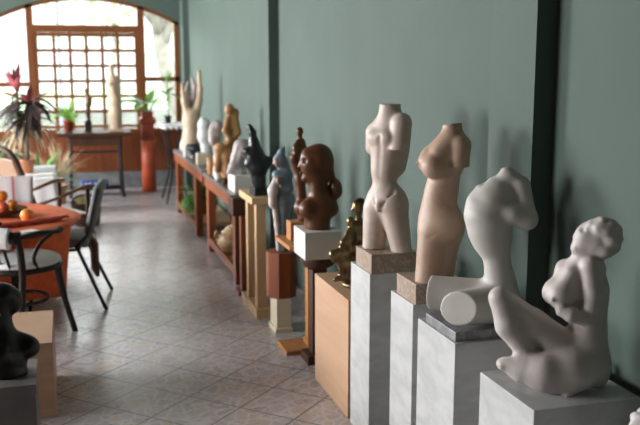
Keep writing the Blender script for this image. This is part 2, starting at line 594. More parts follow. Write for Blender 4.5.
class Carve:
    def __init__(self, origin, scale, down, margin=6):
        self.o, self.s = origin, scale
        self.ca, self.sa = math.cos(math.radians(down)), math.sin(math.radians(down))
        self.ops = []
        self.lo = np.array([1e9] * 3)
        self.hi = -self.lo
        self.margin = margin

    def P(self, p):
        up = self.o[1] - p[1]
        v = (up - p[2] * self.sa) / (0.986 + 0.166 * (212.5 - p[1]) / 870)
        return np.array([(p[0] - self.o[0]) * (1 - 0.00019 * v), p[2], v])

    def grow(self, q, r):
        self.lo = np.minimum(self.lo, q - r)
        self.hi = np.maximum(self.hi, q + r)

    def cap(self, a, b, ra, rb=None, k=4, sub=False, flat=None):
        """tapered limb from a to b; flat = (point, normal) saws its end off flat"""
        rb = ra if rb is None else rb
        A, Bp = self.P(a), self.P(b)
        if not sub:
            self.grow(A, ra)
            self.grow(Bp, rb)

        def f(X):
            ab = Bp - A
            t = np.clip(((X - A) @ ab) / max(ab @ ab, 1e-6), 0, 1)
            d = np.linalg.norm(X - A - t[..., None] * ab, axis=-1)
            d = d - (ra + t * (rb - ra))
            if flat is not None:
                n = np.array(flat[1], float)
                d = np.maximum(d, (X - self.P(flat[0])) @ (n / np.linalg.norm(n)))
            return d
        self.ops.append(('s' if sub else 'u', f, k))
        return self

    def path(self, pts, rads, k=4):
        for (a, b, ra, rb) in zip(pts, pts[1:], rads, rads[1:]):
            self.cap(a, b, ra, rb, k)
        return self

    def ell(self, c, r, yaw=0, roll=0, pitch=0, k=4, sub=False):
        """radii r = (across, depth, height); yaw about the vertical, roll in the picture plane (clockwise), pitch towards viewer"""
        Cc = self.P(c)
        R = (Matrix.Rotation(math.radians(yaw), 3, 'Z') @ Matrix.Rotation(math.radians(roll), 3, 'Y') @ Matrix.Rotation(math.radians(pitch), 3, 'X'))
        R = np.array(R)
        r = np.array(r, float)
        if not sub:
            self.grow(Cc, np.abs(R) @ r)

        def f(X):
            L = (X - Cc) @ R
            k0 = np.linalg.norm(L / r, axis=-1)
            k1 = np.linalg.norm(L / (r * r), axis=-1)
            return k0 * (k0 - 1) / np.maximum(k1, 1e-6)
        self.ops.append(('s' if sub else 'u', f, k))
        return self

    def cut(self, p, n, near=None):
        """remove what lies on the +n side of a plane through p; n = (right, away, up). near = only within radius of point"""
        A = self.P(p)
        n = np.array(n, float)
        n /= np.linalg.norm(n)
        if near is None:
            self.ops.append(('c', lambda X: (X - A) @ n, 0))
        else:
            Q = self.P(near[0])
            rr = near[1]

            def f(X):
                pl = (X - A) @ n
                sp = rr - np.linalg.norm(X - Q, axis=-1)
                return np.minimum(pl, sp)
            self.ops.append(('c', f, 0))
        return self

    def floor(self):
        self.ops.append(('c', lambda X: -X[..., 2], 0))
        return self

    def mesh(self, name, res=1.2):
        lo, hi = self.lo - self.margin, self.hi + self.margin
        lo[2] = max(lo[2], -2 * res) if any(o[0] == 'c' for o in self.ops) else lo[2]
        ax = [np.arange(lo[i], hi[i] + res, res) for i in range(3)]
        X = np.stack(np.meshgrid(*ax, indexing='ij'), -1)
        D = None
        for op, f, k in self.ops:
            d = f(X)
            if D is None:
                D = d
            elif op == 'u':
                h = np.clip(0.5 + 0.5 * (D - d) / k, 0, 1)
                D = D * (1 - h) + d * h - k * h * (1 - h)
            elif op == 's':
                h = np.clip(0.5 - 0.5 * (D + d) / k, 0, 1)
                D = D * (1 - h) + (-d) * h + k * h * (1 - h)
            else:
                D = np.maximum(D, d)
        v, q = surface_nets(D)
        v = (v * res + lo) * self.s
        me = bpy.data.meshes.new(name)
        me.from_pydata(v.tolist(), [], q.tolist())
        me.update()
        return me


def surface_nets(D):
    ins = D < 0
    nx, ny, nz = D.shape
    acc = np.zeros((nx - 1, ny - 1, nz - 1, 3))
    cnt = np.zeros((nx - 1, ny - 1, nz - 1))
    S = lambda A, i, j, k: A[i:nx - 1 + i, j:ny - 1 + j, k:nz - 1 + k]
    corners = [(i, j, k) for i in (0, 1) for j in (0, 1) for k in (0, 1)]
    for a in corners:
        for axis in range(3):
            if a[axis]:
                continue
            b = list(a)
            b[axis] = 1
            da, db = S(D, *a), S(D, *b)
            cr = S(ins, *a) != S(ins, *b)
            t = np.where(cr, da / np.where(cr, da - db, 1), 0)
            for c in range(3):
                acc[..., c] += np.where(cr, a[c] + (t if c == axis else 0), 0)
            cnt += cr
    act = cnt > 0
    idx = -np.ones(act.shape, int)
    idx[act] = np.arange(act.sum())
    base = np.argwhere(act).astype(float)
    v = base + acc[act] / cnt[act][:, None]
    quads = []
    for axis in range(3):
        sl0 = [slice(None)] * 3
        sl1 = [slice(None)] * 3
        sl0[axis] = slice(0, -1)
        sl1[axis] = slice(1, None)
        A, Bq = ins[tuple(sl0)], ins[tuple(sl1)]
        e = np.argwhere(A != Bq)
        o1, o2 = [(1, 2), (2, 0), (0, 1)][axis]
        ok = (e[:, o1] > 0) & (e[:, o2] > 0) & (e[:, o1] < D.shape[o1] - 1) & (e[:, o2] < D.shape[o2] - 1)
        e = e[ok]
        flip = A[tuple(e.T)]
        d1 = np.zeros(3, int)
        d1[o1] = 1
        d2 = np.zeros(3, int)
        d2[o2] = 1
        c = [idx[tuple((e - d1 - d2).T)], idx[tuple((e - d2).T)], idx[tuple(e.T)], idx[tuple((e - d1).T)]]
        q = np.stack(c, 1)
        q[~flip] = q[~flip][:, ::-1]
        quads.append(q)
    return v, np.concatenate(quads)


def az(loc):
    return -math.atan2(loc[0], loc[1])


# ------------------------------------------------------------------ the room
XW, YW, XL, YB, ZC = 1.60, 11.70, -5.00, -2.2, 2.95
struct('floor', box(B(), XL - 0.2, XW + 0.2, YB - 0.2, YW + 0.2, -0.12, 0.0), M['floor'])
struct('ceiling', box(B(), XL - 0.2, XW + 0.2, YB - 0.2, YW + 0.2, ZC, ZC + 0.15), M['ceiling'])
struct('wall_right', box(B(), XW, XW + 0.2, YB, YW + 0.2, 0, ZC), M['wall'])
struct('wall_back', box(B(), XL, XW, YB - 0.2, YB, 0, ZC), M['dim'])
bm = B()
for y0, y1 in ((YB, 3.5), (6.5, 8.4), (11.4, YW + 0.2)):
    box(bm, XL - 0.2, XL, y0, y1, 0, ZC)
for y0, y1 in ((3.5, 6.5), (8.4, 11.4)):
    box(bm, XL - 0.2, XL, y0, y1, 0, 0.8)
    box(bm, XL - 0.2, XL, y0, y1, 2.82, ZC)
struct('wall_left', bm, M['dim'])
# unseen slab added outside to keep the high sky off the side windows
struct('sky_blocker', box(B(), XL - 3.2, XL - 0.2, 2.0, YW + 0.2, 2.86, 2.94), M['dim'])

# pilasters on the right wall
for y0, y1 in ((2.63, 2.95), (6.58, 6.92), (11.45, YW)):
    struct('pilaster', box(B(), 1.523, XW, y0, y1, 0, ZC), M['wall'])

# end wall with its arched opening
AX, AR, AZ = 0.33, 2.40, 0.07
WX0, WX1 = -0.85, 1.51


def arch(x, r=AR):
    return AZ + math.sqrt(r * r - (x - AX) ** 2)


bm = B()
N = 24
xs = [WX0 + (WX1 - WX0) * i / N for i in range(N + 1)]


def slab_xz(bm, poly, y0, y1):
    a = [bm.verts.new((x, y0, z)) for x, z in poly]
    b = [bm.verts.new((x, y1, z)) for x, z in poly]
    n = len(poly)
    bm.faces.new(a)
    bm.faces.new(list(reversed(b)))
    for i in range(n):
        bm.faces.new((a[(i + 1) % n], a[i], b[i], b[(i + 1) % n]))


for xa, xb in zip(xs, xs[1:]):
    slab_xz(bm, [(xa, arch(xa)), (xb, arch(xb)), (xb, ZC), (xa, ZC)], YW, YW + 0.2)
box(bm, XL, WX0, YW, YW + 0.2, 0, ZC)
box(bm, WX1, XW, YW, YW + 0.2, 0, ZC)
struct('wall_end', bm, M['wall'])
struct('wall_end_base', box(B(), WX0, WX1, YW, YW + 0.2, 0, 0.23), M['concrete'])
struct('wall_end_wainscot', box(B(), WX0, WX1, YW - 0.005, YW + 0.2, 0.23, 0.735), M['wainscot'])

# arched window: one wooden frame, its panes
PL0, PL1, PR0, PR1 = -0.40, -0.315, 0.975, 1.06
bm = B()
fy0, fy1 = YW + 0.02, YW + 0.11
for xa, xb in zip(xs, xs[1:]):
    slab_xz(bm, [(xa, arch(xa) - 0.045), (xb, arch(xb) - 0.045), (xb, arch(xb) + 0.01), (xa, arch(xa) + 0.01)], fy0, fy1)
for a, b, z1 in ((WX0 - 0.01, WX0 + 0.06, 2.2), (WX1 - 0.065, WX1 + 0.01, 2.2), (PL0, PL1, 2.36), (PR0, PR1, 2.36)):
    box(bm, a, b, fy0, fy1, 0.73, z1)
box(bm, PL1, PR0, fy0, fy1, 2.025, 2.115)
box(bm, WX0, WX1, fy0 - 0.05, fy1, 0.73, 0.79)
box(bm, WX0, PL0, fy0, fy1, 1.34, 1.40)
box(bm, PR1, WX1, fy0, fy1, 1.40, 1.46)
win = struct('window_1', bm, M['frame'])
GX0, GX1, GZ0, GZ1 = PL1, PR0, 0.79, 2.025
bm = B()
gx = [GX0 + 0.0, -0.075, 0.122, 0.322, 0.521, 0.718, GX1]
for x in gx[1:-1]:
    box(bm, x - 0.020, x + 0.020, fy0 + 0.01, fy1 - 0.01, GZ0, GZ1)
for x in (GX0 + 0.02, GX1 - 0.02):
    box(bm, x - 0.022, x + 0.022, fy0 + 0.005, fy1 - 0.005, GZ0, GZ1)
for i in range(7):
    z = 1.99 - i * 0.194
    w = 0.03 if i == 0 else 0.020
    box(bm, GX0, GX1, fy0 + 0.011, fy1 - 0.011, z - 0.020, z + w)
struct('muntin_grid', bm, M['frame'], win)
bm = B()
box(bm, GX0, GX1, fy0 + 0.043, fy0 + 0.047, GZ0, GZ1)
struct('pane', bm, M['glass'], win)
bm = B()
slab_xz(bm, [(PL1, 2.115), (PR0, 2.115)] + [(x, arch(x) - 0.04) for x in (PR0, 0.8, 0.6, 0.33, 0.06, -0.15, PL1)], fy0 + 0.043, fy0 + 0.047)
struct('pane', bm, M['glass'], win)
for a, b, z0, z1 in ((WX0 + 0.05, PL0, 0.79, 1.34), (PR1, WX1 - 0.055, 0.79, 1.40)):
    struct('pane', box(B(), a, b, fy0 + 0.043, fy0 + 0.047, z0, z1), M['glass'], win)
for a, b, z0 in ((WX0 + 0.05, PL0, 1.40), (PR1, WX1 - 0.055, 1.46)):
    bm = B()
    slab_xz(bm, [(a, z0), (b, z0), (b, arch(b) - 0.04), ((a + b) / 2, arch((a + b) / 2) - 0.04), (a, arch(a) - 0.04)], fy0 + 0.043, fy0 + 0.047)
    struct('pane', bm, M['glass'], win)

# ------------------------------------------------------------------ outside the window
bm = B()
box(bm, -30, 40, YW + 0.2, 70, -0.30, -0.15)
o = struct('ground_lawn', bm, M['grass'])
o = struct('ground_path', box(B(), -30, 40, 15.5, 19.0, -0.2, -0.13), M['paving'])
o = obj('garden_wall', box(B(), -25, 35, 21.0, 21.3, -0.2, 0.62, 0.02), M['paving'])
tag(o, 'low pale garden wall across the lawn beyond the window', 'wall')


def tree(x, y, h, crown, label, seed, lean=0.0, nleaf=900, tr=0.16, cz=None):
    r = random.Random(seed)
    t = thing('garden_tree', label, 'tree', (x, y, -0.15), 0, 'trees in the garden')
    pts = curve_pts([(0, 0, -0.1), (lean * 0.3, 0, h * 0.3), (lean * 0.75, 0.05, h * 0.6), (lean, 0, h)], 6)
    bm = tube(B(), pts, [tr * (1 - 0.55 * i / (len(pts) - 1)) for i in range(len(pts))], 12)
    for k in range(5):
        a = k * 1.3 + seed
        tube(bm, curve_pts([pts[-4 - k % 3], pts[-2] + Vector((math.cos(a) * crown * 0.4, math.sin(a) * crown * 0.4, h * 0.12)), pts[-1] + Vector((math.cos(a) * crown * 0.8, math.sin(a) * crown * 0.8, h * 0.25))], 4), [tr * 0.4 - tr * 0.035 * i for i in range(9)], 7)
    obj('trunk', bm, M['bark'], t, True)
    bm = B()
    cz = cz or h * 1.15
    for i in range(nleaf):
        d = Vector((r.gauss(0, 1), r.gauss(0, 1), r.gauss(0, 0.8))).normalized() * crown * (0.45 + 0.55 * r.random())
        c = Vector((lean, 0, cz)) + d
        leaf_blade(bm, c, (r.uniform(-1, 1), r.uniform(-1, 1), r.uniform(-0.6, 0.4)), r.uniform(0.25, 0.45), r.uniform(0.12, 0.2), 0.4, 0.1, 2)
    obj('crown', bm, M['tree_leaf'], t)
    return t


tree(2.30, 16.4, 3.1, 1.6, 'garden tree with a pale leaning trunk seen in the right-hand pane', 3, -0.62, 700, 0.24, 4.5)
tree(2.4, 44.0, 5.0, 5.2, 'leafy garden tree seen through the middle of the arched window', 5, 0.2, 2600, 0.10, 6.6)
tree(-4.4, 25.5, 3.2, 2.2, 'leafy garden tree seen through the left side pane', 8, 0.1, 800, 0.15, 4.4)
t = thing('lamp_post', 'slim grey-blue garden post beyond the left of the window grid', 'post', (-0.02, 16.0, -0.15))
obj('pole', lathe(B(), [(0.10, 0), (0.10, 0.12), (0.035, 0.16), (0.03, 3.3), (0.025, 3.35)], 14), M['bluepost'], t, True)
obj('lamp_head', lathe(B(), [(0.02, 3.33), (0.10, 3.38), (0.13, 3.55), (0.05, 3.68), (0, 3.70)], 14), M['bluepost'], t, True)


# ------------------------------------------------------------------ marble-clad plinths
def plinth(label, x0, x1, y0, y1, h, mat, group=None, name='display_plinth'):
    t = tag(obj(name, box(B(), x0, x1, y0, y1, 0, h, 0.002), mat), label, 'plinth', group)
    return t


GP = 'white marble plinths along the wall'
plinth('white marble plinth under the male torso, farthest of the marble plinths', 1.19, 1.415, 3.317, 3.567, 0.747, M['white_marble'], GP)
plinth('white marble plinth under the tan female torso', 1.19, 1.41, 2.850, 3.074, 0.741, M['white_marble'], GP)
plinth('white marble plinth under the twisted torso on a grey slab', 1.19, 1.45, 2.490, 2.802, 0.706, M['white_marble'], GP)
plinth('wide white marble plinth under the seated woman, nearest fully seen', 1.19, 1.53, 1.988, 2.309, 0.675, M['white_marble'], GP)
plinth('low white marble plinth in the near right corner under the rough stone', 1.24, 1.56, 1.52, 1.86, 0.60, M['white_marble'], GP)
tag(obj('display_box', box(B(), 1.19, 1.50, 3.60, 4.145, 0, 0.56, 0.002), M['oak']), 'pale wooden display box on the floor under the bronze group', 'plinth')

# ------------------------------------------------------------------ male torso
L = (1.305, 3.415, 0.747)
t = thing('male_torso_sculpture', 'pinkish white stone male torso without head or arms, on brown marble block', 'sculpture', L, 0)
obj('marble_base', box(B(), -0.108, 0.102, -0.095, 0.105, 0, 0.081, 0.002), M['brown_marble'], t)
c = Carve((387.8, 249.0), 0.00428, 11.9)
YA = -42
c.ell((385.5, 141, 0), (19.5, 13.5, 22), YA, 3, 0, 4)
c.ell((383, 168, 0), (14.5, 11.5, 24), YA, 0, 0, 9)
c.ell((386, 198, 0), (22, 15.5, 16), YA, 0, 0, 8)
c.ell((374.2, 138, -3), (9.5, 6.5, 7.5), YA, 0, 0, 4).ell((384, 140, -12), (9.5, 6.5, 7.5), YA, 0, 0, 4)
c.cap((388.2, 102, 1), (388, 124, 1), 10.3, 10.8, 6)
c.cap((390, 118, 0), (401, 124, -10), 7, 8, 7).cap((386, 118, 1), (373, 129, 11), 7, 7, 7)
c.cap((399.5, 125, -11), (396.5, 160, -14), 10.2, 10.6, 2.2, False, ((396, 151, -14), (0, 0, -1)))
c.cap((372, 131, 12), (372, 146, 14), 8, 8, 3)
c.cap((400, 150, 2), (396, 166, 2), 8, 9, 8)
c.ell((398, 205, -1), (9.5, 10, 11), YA, 0, 0, 6).ell((386, 204, 10), (9, 10, 11), YA, 0, 0, 6)
c.cap((377, 208, 7), (373, 252, 4), 14.5, 10.6, 5)
c.cap((393.5, 210, -5), (402.5, 256, -12), 14, 9.6, 4)
c.ell((378.5, 205, -10), (4.5, 3.5, 5), YA, 0, 0, 4).cap((378, 204, -12), (377.6, 211, -12), 2.2, 1.8, 2)
# inguinal folds, midline, rib arch
c.cap((394, 191, -16), (382, 206, -14), 0.8, 0.6, 4, True)
c.cap((371, 192, -8), (375, 204, -11), 0.6, 0.6, 3, True)
c.cap((378, 140, -14), (376, 182, -12), 1.0, 0.8, 5, True)
c.cap((376, 189, -13), (376, 190, -14), 0.8, 0.8, 2, True)
c.cut((388, 104, 0), (0, 0, 1)).floor()
o = obj('torso', c.mesh('torso', 1.15), M['pink_stone'], t, True, (0.0, 0, 0.081), (0, 0, az(L)))

# ------------------------------------------------------------------ tan female torso
L = (1.285, 2.90, 0.741)
t = thing('female_torso_sculpture', 'warm tan stone female torso without head or arms, on brown marble block', 'sculpture', L, 0)
obj('marble_base', box(B(), -0.085, 0.115, -0.05, 0.14, 0, 0.076, 0.002), M['brown_marble'], t)
c = Carve((432.0, 279.8), 0.00371, 13.9)
YA = -46
c.ell((446.5, 156, 0), (18.5, 12.5, 21), YA, 6, 0, 4)
c.cap((446, 150, -1), (441, 190, 0), 13.5, 13, 8)
c.ell((440, 188, 0), (15.5, 13.5, 24), YA, 0, 0, 8)
c.ell((440, 223, 0), (25, 19, 24), YA, 0, 0, 9)
c.cap((447, 140, -1), (428, 153, 0), 7, 8, 8).cap((447, 142, -4), (436, 156, -11), 7, 8, 8)
c.ell((424.5, 162.5, -2), (9.5, 9, 10), YA, 12, 0, 6).ell((414.6, 164, -5), (1.3, 1.3, 1.3), 0, 0, 0, 3)
c.ell((430.5, 168, -13), (11.8, 11, 12), YA, 8, 0, 3.5)
c.cap((448.4, 119, 1), (449.5, 140, 1), 9.6, 9.4, 7)
c.cap((450, 138, 0), (459, 145, -8), 7, 8, 8).cap((446, 139, 1), (434, 150, 9), 6.5, 7, 7)
c.cap((457.3, 147, -10), (455.5, 180, -13), 9.6, 9.4, 2.2, False, ((455, 168.5, -13), (0, 0, -1)))
c.ell((451.5, 227, 5), (11, 12, 14), YA, 0, 0, 8).ell((438, 226, 14), (10, 10, 12), YA, 0, 0, 8)
c.cap((432.5, 234, -3), (425.8, 292, -10), 15.5, 11.2, 6)
c.cap((445, 236, 1), (440.8, 288, 4), 14.5, 10.4, 4)
c.ell((433, 212, -4), (13, 10, 24), YA, 0, 0, 12)
c.cap((421.3, 203, -15), (421.2, 204, -17), 0.9, 0.9, 1.5, True)
c.cap((447, 228, -17), (424, 241, -19), -1.2, -1.2, 5, True).cap((421, 224, -19), (424, 240, -19), -1.2, -1.2, 4, True)
c.cut((448, 123.5, 0), (-0.12, 0.1, 1)).floor()
obj('torso', c.mesh('torso', 1.15), M['tan_stone'], t, True, (-0.0, 0, 0.076), (0, 0, az(L)))

# ------------------------------------------------------------------ twisted torso on a grey slab
L = (1.31, 2.64, 0.706)
t = thing('twisted_torso_sculpture', 'grey white stone torso with folded arm and cut thighs on dark grey slab', 'sculpture', L, 0)
obj('stone_slab', box(B(), -0.11, 0.13, -0.13, 0.115, 0, 0.032, 0.003), M['slab'], t)
c = Carve((468.6, 319.1), 0.00345, 16.3)
c.ell((498, 301, 2), (19.5, 18, 17), 0, 0, 0, 5)
c.cap((499, 283, 1), (493.5, 254, 0), 16, 12, 9)
c.path([(494, 254, 0), (489.5, 241, 0), (487, 230, 0), (485, 214, 0), (489, 201, 0)], [12.3, 17, 20.5, 22.5, 18], 5)
c.ell((495, 195, 0), (18, 14.5, 17), 0, 30, 0, 8)
c.cap((474, 201, 0), (494, 187, -1), 9.5, 10, 7)
c.cap((504, 176, -1), (514, 183, -1), 8.5, 9, 6)
c.cap((498, 182, -1), (500.5, 170.5, -1), 6, 4, 5)
c.cut((500, 166.5, 0), (-0.15, 0, 1), ((500, 160, 0), 9))
c.cap((473, 203, 1), (477.5, 189, 1), 6, 4.5, 6)
c.cut((477, 184.6, 0), (-0.1, 0, 1), ((477, 178, 0), 8))
c.path([(516, 187, -3), (522.5, 218, -8)], [9.2, 9], 4)
c.path([(522, 219, -9), (508, 214, -13), (488, 206, -12)], [9, 8, 6], 7)
c.cap((508, 196, -17), (524, 205, -17), 1.0, 1.0, 4, True)
c.cap((495, 297, 4), (420, 293.5, 8), 18.5, 17.2, 8, False, ((430, 294, 8), (-1, 0.22, 0)))
c.cap((500, 302, -4), (440, 312.5, -44), 19, 15.6, 6, False, ((456.5, 311, -32), (-0.42, -0.9, 0.12)))
c.floor()
obj('torso', c.mesh('torso', 1.2), M['grey_stone'], t, True, (0.0, 0, 0.032), (0, 0, az(L)))

# ------------------------------------------------------------------ seated woman, head thrown back
L = (1.36, 2.15, 0.675)
c = Carve((557.1, 384.1), 0.00295, 20.0)
c.ell((577, 352, 8), (24, 20, 24), 0, 0, 0, 6)
c.cap((585, 338, 9), (582, 290, 6), 18.5, 18.5, 10)
c.ell((580, 286, 6), (21, 16, 30), 0, -4, 0, 8)
c.cap((566, 266, 8), (588, 266, 0), 9, 10, 8)
c.ell((559, 268, 11), (7.5, 8, 9), 0, 0, 0, 5)
c.cap((558, 266, 12), (554, 292, 16), 7, 6.5, 4)
c.cap((566, 274, -6), (558, 292, -8), 8, 9.5, 8).cap((560, 272, 7), (551.5, 288, 3), 7, 8.5, 8)
c.ell((550, 292, 2), (11.5, 11, 13), 0, 20, 0, 4).ell((542.8, 297, -1), (2.0, 2.0, 2.0), 0, 0, 0, 3)
c.ell((557, 297, -10), (12.5, 11.5, 13.5), 0, 20, 0, 5).ell((549, 302, -20), (1.6, 1.6, 1.6), 0, 0, 0, 3)
c.path([(583, 266, -9), (587, 292, -10), (584.5, 319, -13)], [9.2, 8.6, 7.8], 4)
c.path([(584.5, 319, -13), (567, 316, -21), (558, 312.5, -20)], [7.8, 6.4, 5.2], 4)
for q in range(4):
    c.cap((560, 310.5 + q * 2.1, -22), (552 + q * 0.8, 307.5 + q * 2.7, -18), 1.9, 1.5, 1.2)
c.cap((561, 309, -20), (557, 305.5, -19), 2.0, 1.6, 1.2)
c.cap((574, 268, 4), (576, 246, 3), 10.5, 9.5, 7)
# head: skull, face turned upwards to the left, hair
c.ell((590, 238, 4), (19, 16.5, 19), 0, -20, 0, 4)
c.ell((577, 236, 2), (10, 11.5, 15), 0, 14, 0, 5)
c.ell((568.8, 247, 1), (4.6, 6.5, 4.6), 0, 20, 0, 4)
c.cap((572, 228, 1), (568, 236.5, 0.5), 2.0, 2.4, 2.2)
c.cap((567.6, 241.6, -1.5), (567.6, 241.6, 3), 1.6, 1.6, 1.5)
c.ell((574, 230, -7), (2.5, 3, 2), 0, 20, 0, 2.5, True)
for hx, hy, hw, hr in ((584, 224, -3, 6), (592, 221.5, -5, 6.5), (600, 224, -5, 7), (605, 229, -5, 7), (606, 237, -4, 7), (604, 245, -2, 7), (597, 249, -5, 8), (597, 231, -9, 7), (590, 229, -9, 6), (602, 239, -8, 7)):
    c.ell((hx, hy, hw), (hr, hr, hr * 0.9), 0, 0, 0, 4)
c.path([(577, 223, -11), (587, 226, -15), (592, 234, -17), (590, 247, -15)], [0.8] * 4, 1)
c.ops[-3:] = [('s', f_, 2.0) for _, f_, _ in c.ops[-3:]]
c.ell((593, 220, -9), (3, 3, 2.4), 0, 0, 0, 2).ell((601, 221.5, -8), (3, 3, 2.4), 0, 0, 0, 2)
# raised leg
c.path([(564, 350, 2), (530, 327, 0), (498.5, 302.5, -6)], [19, 16, 10.5], 5)
c.path([(497.5, 303.5, -7), (508, 330, -10), (530, 361, -13)], [10.8, 13, 9], 5)
for q in range(4):
    c.cap((508, 368.5, -17.5 - q * 2), (502 + q * 0.7, 369.0 + q * 0.8, -19 - q * 2), 2.8, 2.4, 1.6)
# folded leg
c.path([(506, 368.5, -19), (523, 372.5, -21), (545, 374, -24), (570, 370.5, -16), (588, 362, 0)], [5, 11.6, 16, 18.5, 20], 10)
c.path([(540, 379, -25), (556, 384, -24), (570, 385, -22)], [11, 9, 7], 5)
c.path([(570, 386, -22), (567, 393, -29)], [6.5, 4.6], 3)
for q in range(3):
    c.cap((566.5 + q * 2, 393, -29), (565.5 + q * 2.4, 395.5, -31), 2.0, 1.7, 1.2)
c.ell((594, 372, 6), (12, 14, 12), 0, 0, 0, 6)
c.floor()
o = obj('seated_woman_sculpture', c.mesh('seated_woman', 1.05), M['blush_stone'], None, True, L, (0, 0, az(L)))
tag(o, 'blush white stone seated nude woman, head thrown back and one knee raised', 'sculpture')

c = Carve((0, 0), 0.0026, 0)
r_ = random.Random(4)
for i in range(26):
    c.ell((r_.uniform(-24, 24), -r_.uniform(4, 40), r_.uniform(-24, 24)), (r_.uniform(7, 14), r_.uniform(7, 14), r_.uniform(7, 14)), r_.uniform(0, 90), r_.uniform(0, 40), 0, 4)
c.ell((0, -38, 0), (22, 20, 28), 0, 10, 0, 6)
for i in range(14):
    c.ell((r_.uniform(-18, 18), -r_.uniform(44, 62), r_.uniform(-16, 16)), (r_.uniform(5, 9), r_.uniform(5, 9), r_.uniform(5, 9)), 0, 0, 0, 2)
c.floor()
o = obj('rough_stone_sculpture', c.mesh('rough_stone', 1.6), M['rough_stone'], None, True, (1.335, 1.70, 0.60), (0, 0, 0.5))
tag(o, 'rough white stone carving peeping in at the near right corner', 'sculpture')
c = Carve((0, 0), 0.0026, 0)
c.ell((0, -5, 0), (9, 7, 7), 0, 0, 0, 3).ell((5, -9, 2), (5, 5, 5), 0, 0, 0, 3).floor()
o = obj('stone_fragment', c.mesh('stone_fragment', 1.2), M['blush_stone'], None, True, (1.495, 2.235, 0.675))
tag(o, 'small pale stone lump behind the seated woman beside the wall', 'sculpture')

# ------------------------------------------------------------------ bronze mother and child on the pale box
L = (1.318, 3.86, 0.56)
t = thing('bronze_group_sculpture', 'shiny bronze group of a seated figure holding a child, on pale box', 'sculpture', L, 0)
bm = B()
lathe(bm, [(0.075, 0), (0.078, 0.008), (0.07, 0.022), (0.0, 0.022)], 24)
obj('base', bm, M['bronze'], t, True)
c = Carve((358, 282), 0.00482, 14.3)
c.path([(361, 268, 0), (361, 245, 1), (360, 226, 1)], [12, 8.5, 9], 5)
c.cap((352, 224, 0), (367, 222, 2), 4.5, 4.5, 4)
c.cap((360, 220, 0), (359, 210, 0), 3.2, 3, 3)
c.ell((358.5, 204, 0), (5.6, 6, 7.5), 0, -15, 0, 2)
c.ell((361, 200, 1), (5.2, 5.6, 5.5), 0, 0, 0, 2)
c.cap((353.5, 205, -2), (352.5, 207, -2), 1, 1.2, 1.2)
c.path([(353, 225, -4), (349, 240, -8), (343, 250, -8)], [4, 3.4, 2.6], 3)
c.path([(367, 224, -2), (369, 240, -7), (356, 247, -10)], [4, 3.6, 2.8], 3)
c.path([(358, 266, -2), (342, 254, -8), (344, 274, -9)], [8, 5.6, 4], 4)
c.path([(365, 266, 2), (350, 258, 2), (350, 277, 0)], [8, 6, 4.2], 4)
c.path([(344, 274, -9), (337, 277, -12)], [3.6, 2.4], 2)
c.path([(350, 248, -7), (350.5, 236, -7), (351, 228, -6)], [5.5, 5, 3.6], 4)
c.ell((351.5, 219, -6), (4.3, 4.4, 5.2), 0, 0, 0, 2)
c.path([(349, 231, -9), (344, 240, -12), (341, 249, -11)], [2.6, 2.4, 2], 2)
c.path([(348, 249, -9), (339, 250, -12), (335, 258, -12)], [4, 3.4, 2.4], 2)
c.ell((334, 252, -12), (4, 4, 4.5), 0, 0, 0, 3)
c.ell((358, 272, 0), (15, 13, 9), 0, 0, 0, 5)
c.cut((358, 281, 0), (0, 0, -1))
obj('figures', c.mesh('figures', 0.95), M['bronze'], t, True, (0, 0, 0.0), (0, 0, az(L)))

# ------------------------------------------------------------------ carved wooden head on its white block and dark pedestal
t = thing('dark_pedestal', 'dark brown wooden pedestal under the white block', 'pedestal', (1.283, 4.415, 0))
obj('foot', box(B(), -0.075, 0.075, -0.075, 0.075, 0, 0.05, 0.004), M['darkwood'], t)
obj('post', box(B(), -0.04, 0.04, -0.04, 0.04, 0.05, 0.53, 0.003), M['darkwood'], t)
bm = B()
lathe(bm, [(0.05, 0.52), (0.085, 0.54), (0.095, 0.57), (0.095, 0.593)], 24)
obj('top', bm, M['darkwood'], t)
tag(obj('display_block', box(B(), 1.181, 1.385, 4.300, 4.530, 0.593, 0.740, 0.002), M['whitepaint']), 'white painted block under the carved wooden head', 'block')
L = (1.285, 4.415, 0.74)
c = Carve((317.8, 230.0), 0.00538, 10.6)
c.ell((318.5, 160.5, 1), (14.6, 12.5, 15.2), 0, 20, 0, 4)
c.ell((309, 166, -1), (8.8, 9.5, 16), 0, -8, 0, 5)
c.ell((304.8, 180, -1), (3.8, 5, 3.8), 0, 0, 0, 4)
c.cap((301.8, 161, -1), (299.0, 168.5, -1), 0.9, 1.7, 2.2)
c.cap((300.4, 174.2, -3), (300.4, 174.2, 1), 1.3, 1.3, 1.2).cap((300.9, 176.8, -3), (300.9, 176.8, 1), 1.3, 1.3, 1.2)
c.ell((303.5, 163.5, -8.5), (3, 2, 1.6), 0, 0, 0, 3, True)
c.path([(302.5, 155, -8), (309, 157, -11.5), (317, 166, -13), (321, 178, -12)], [0.7] * 4, 1)
c.ops[-3:] = [('s', f_, 1.5) for _, f_, _ in c.ops[-3:]]
c.cap((317, 180, 0), (319.5, 206, 0), 9.2, 11, 6)
c.cap((325, 164, 1), (330, 178, 1), 8, 5, 4)
c.ell((335.5, 190, 1), (6.6, 8, 10.5), 0, -12, 0, 2)
c.ell((321, 207.5, 0), (15.5, 13, 11), 0, 16, 0, 6)
c.cap((327, 204, -3), (331, 211, -4), 7, 7, 6)
c.ell((307.5, 211, -9), (8.6, 8.5, 9.5), 0, 20, 0, 4)
c.ell((300.5, 208.5, 4), (6.8, 7, 8.5), 0, 20, 0, 4)
c.cap((317, 212, 0), (317, 234, 0), 13, 13.2, 5)
c.cut((330, 217, 0), (0.25, 0, -1), ((345, 222, 0), 13.5))
c.floor()
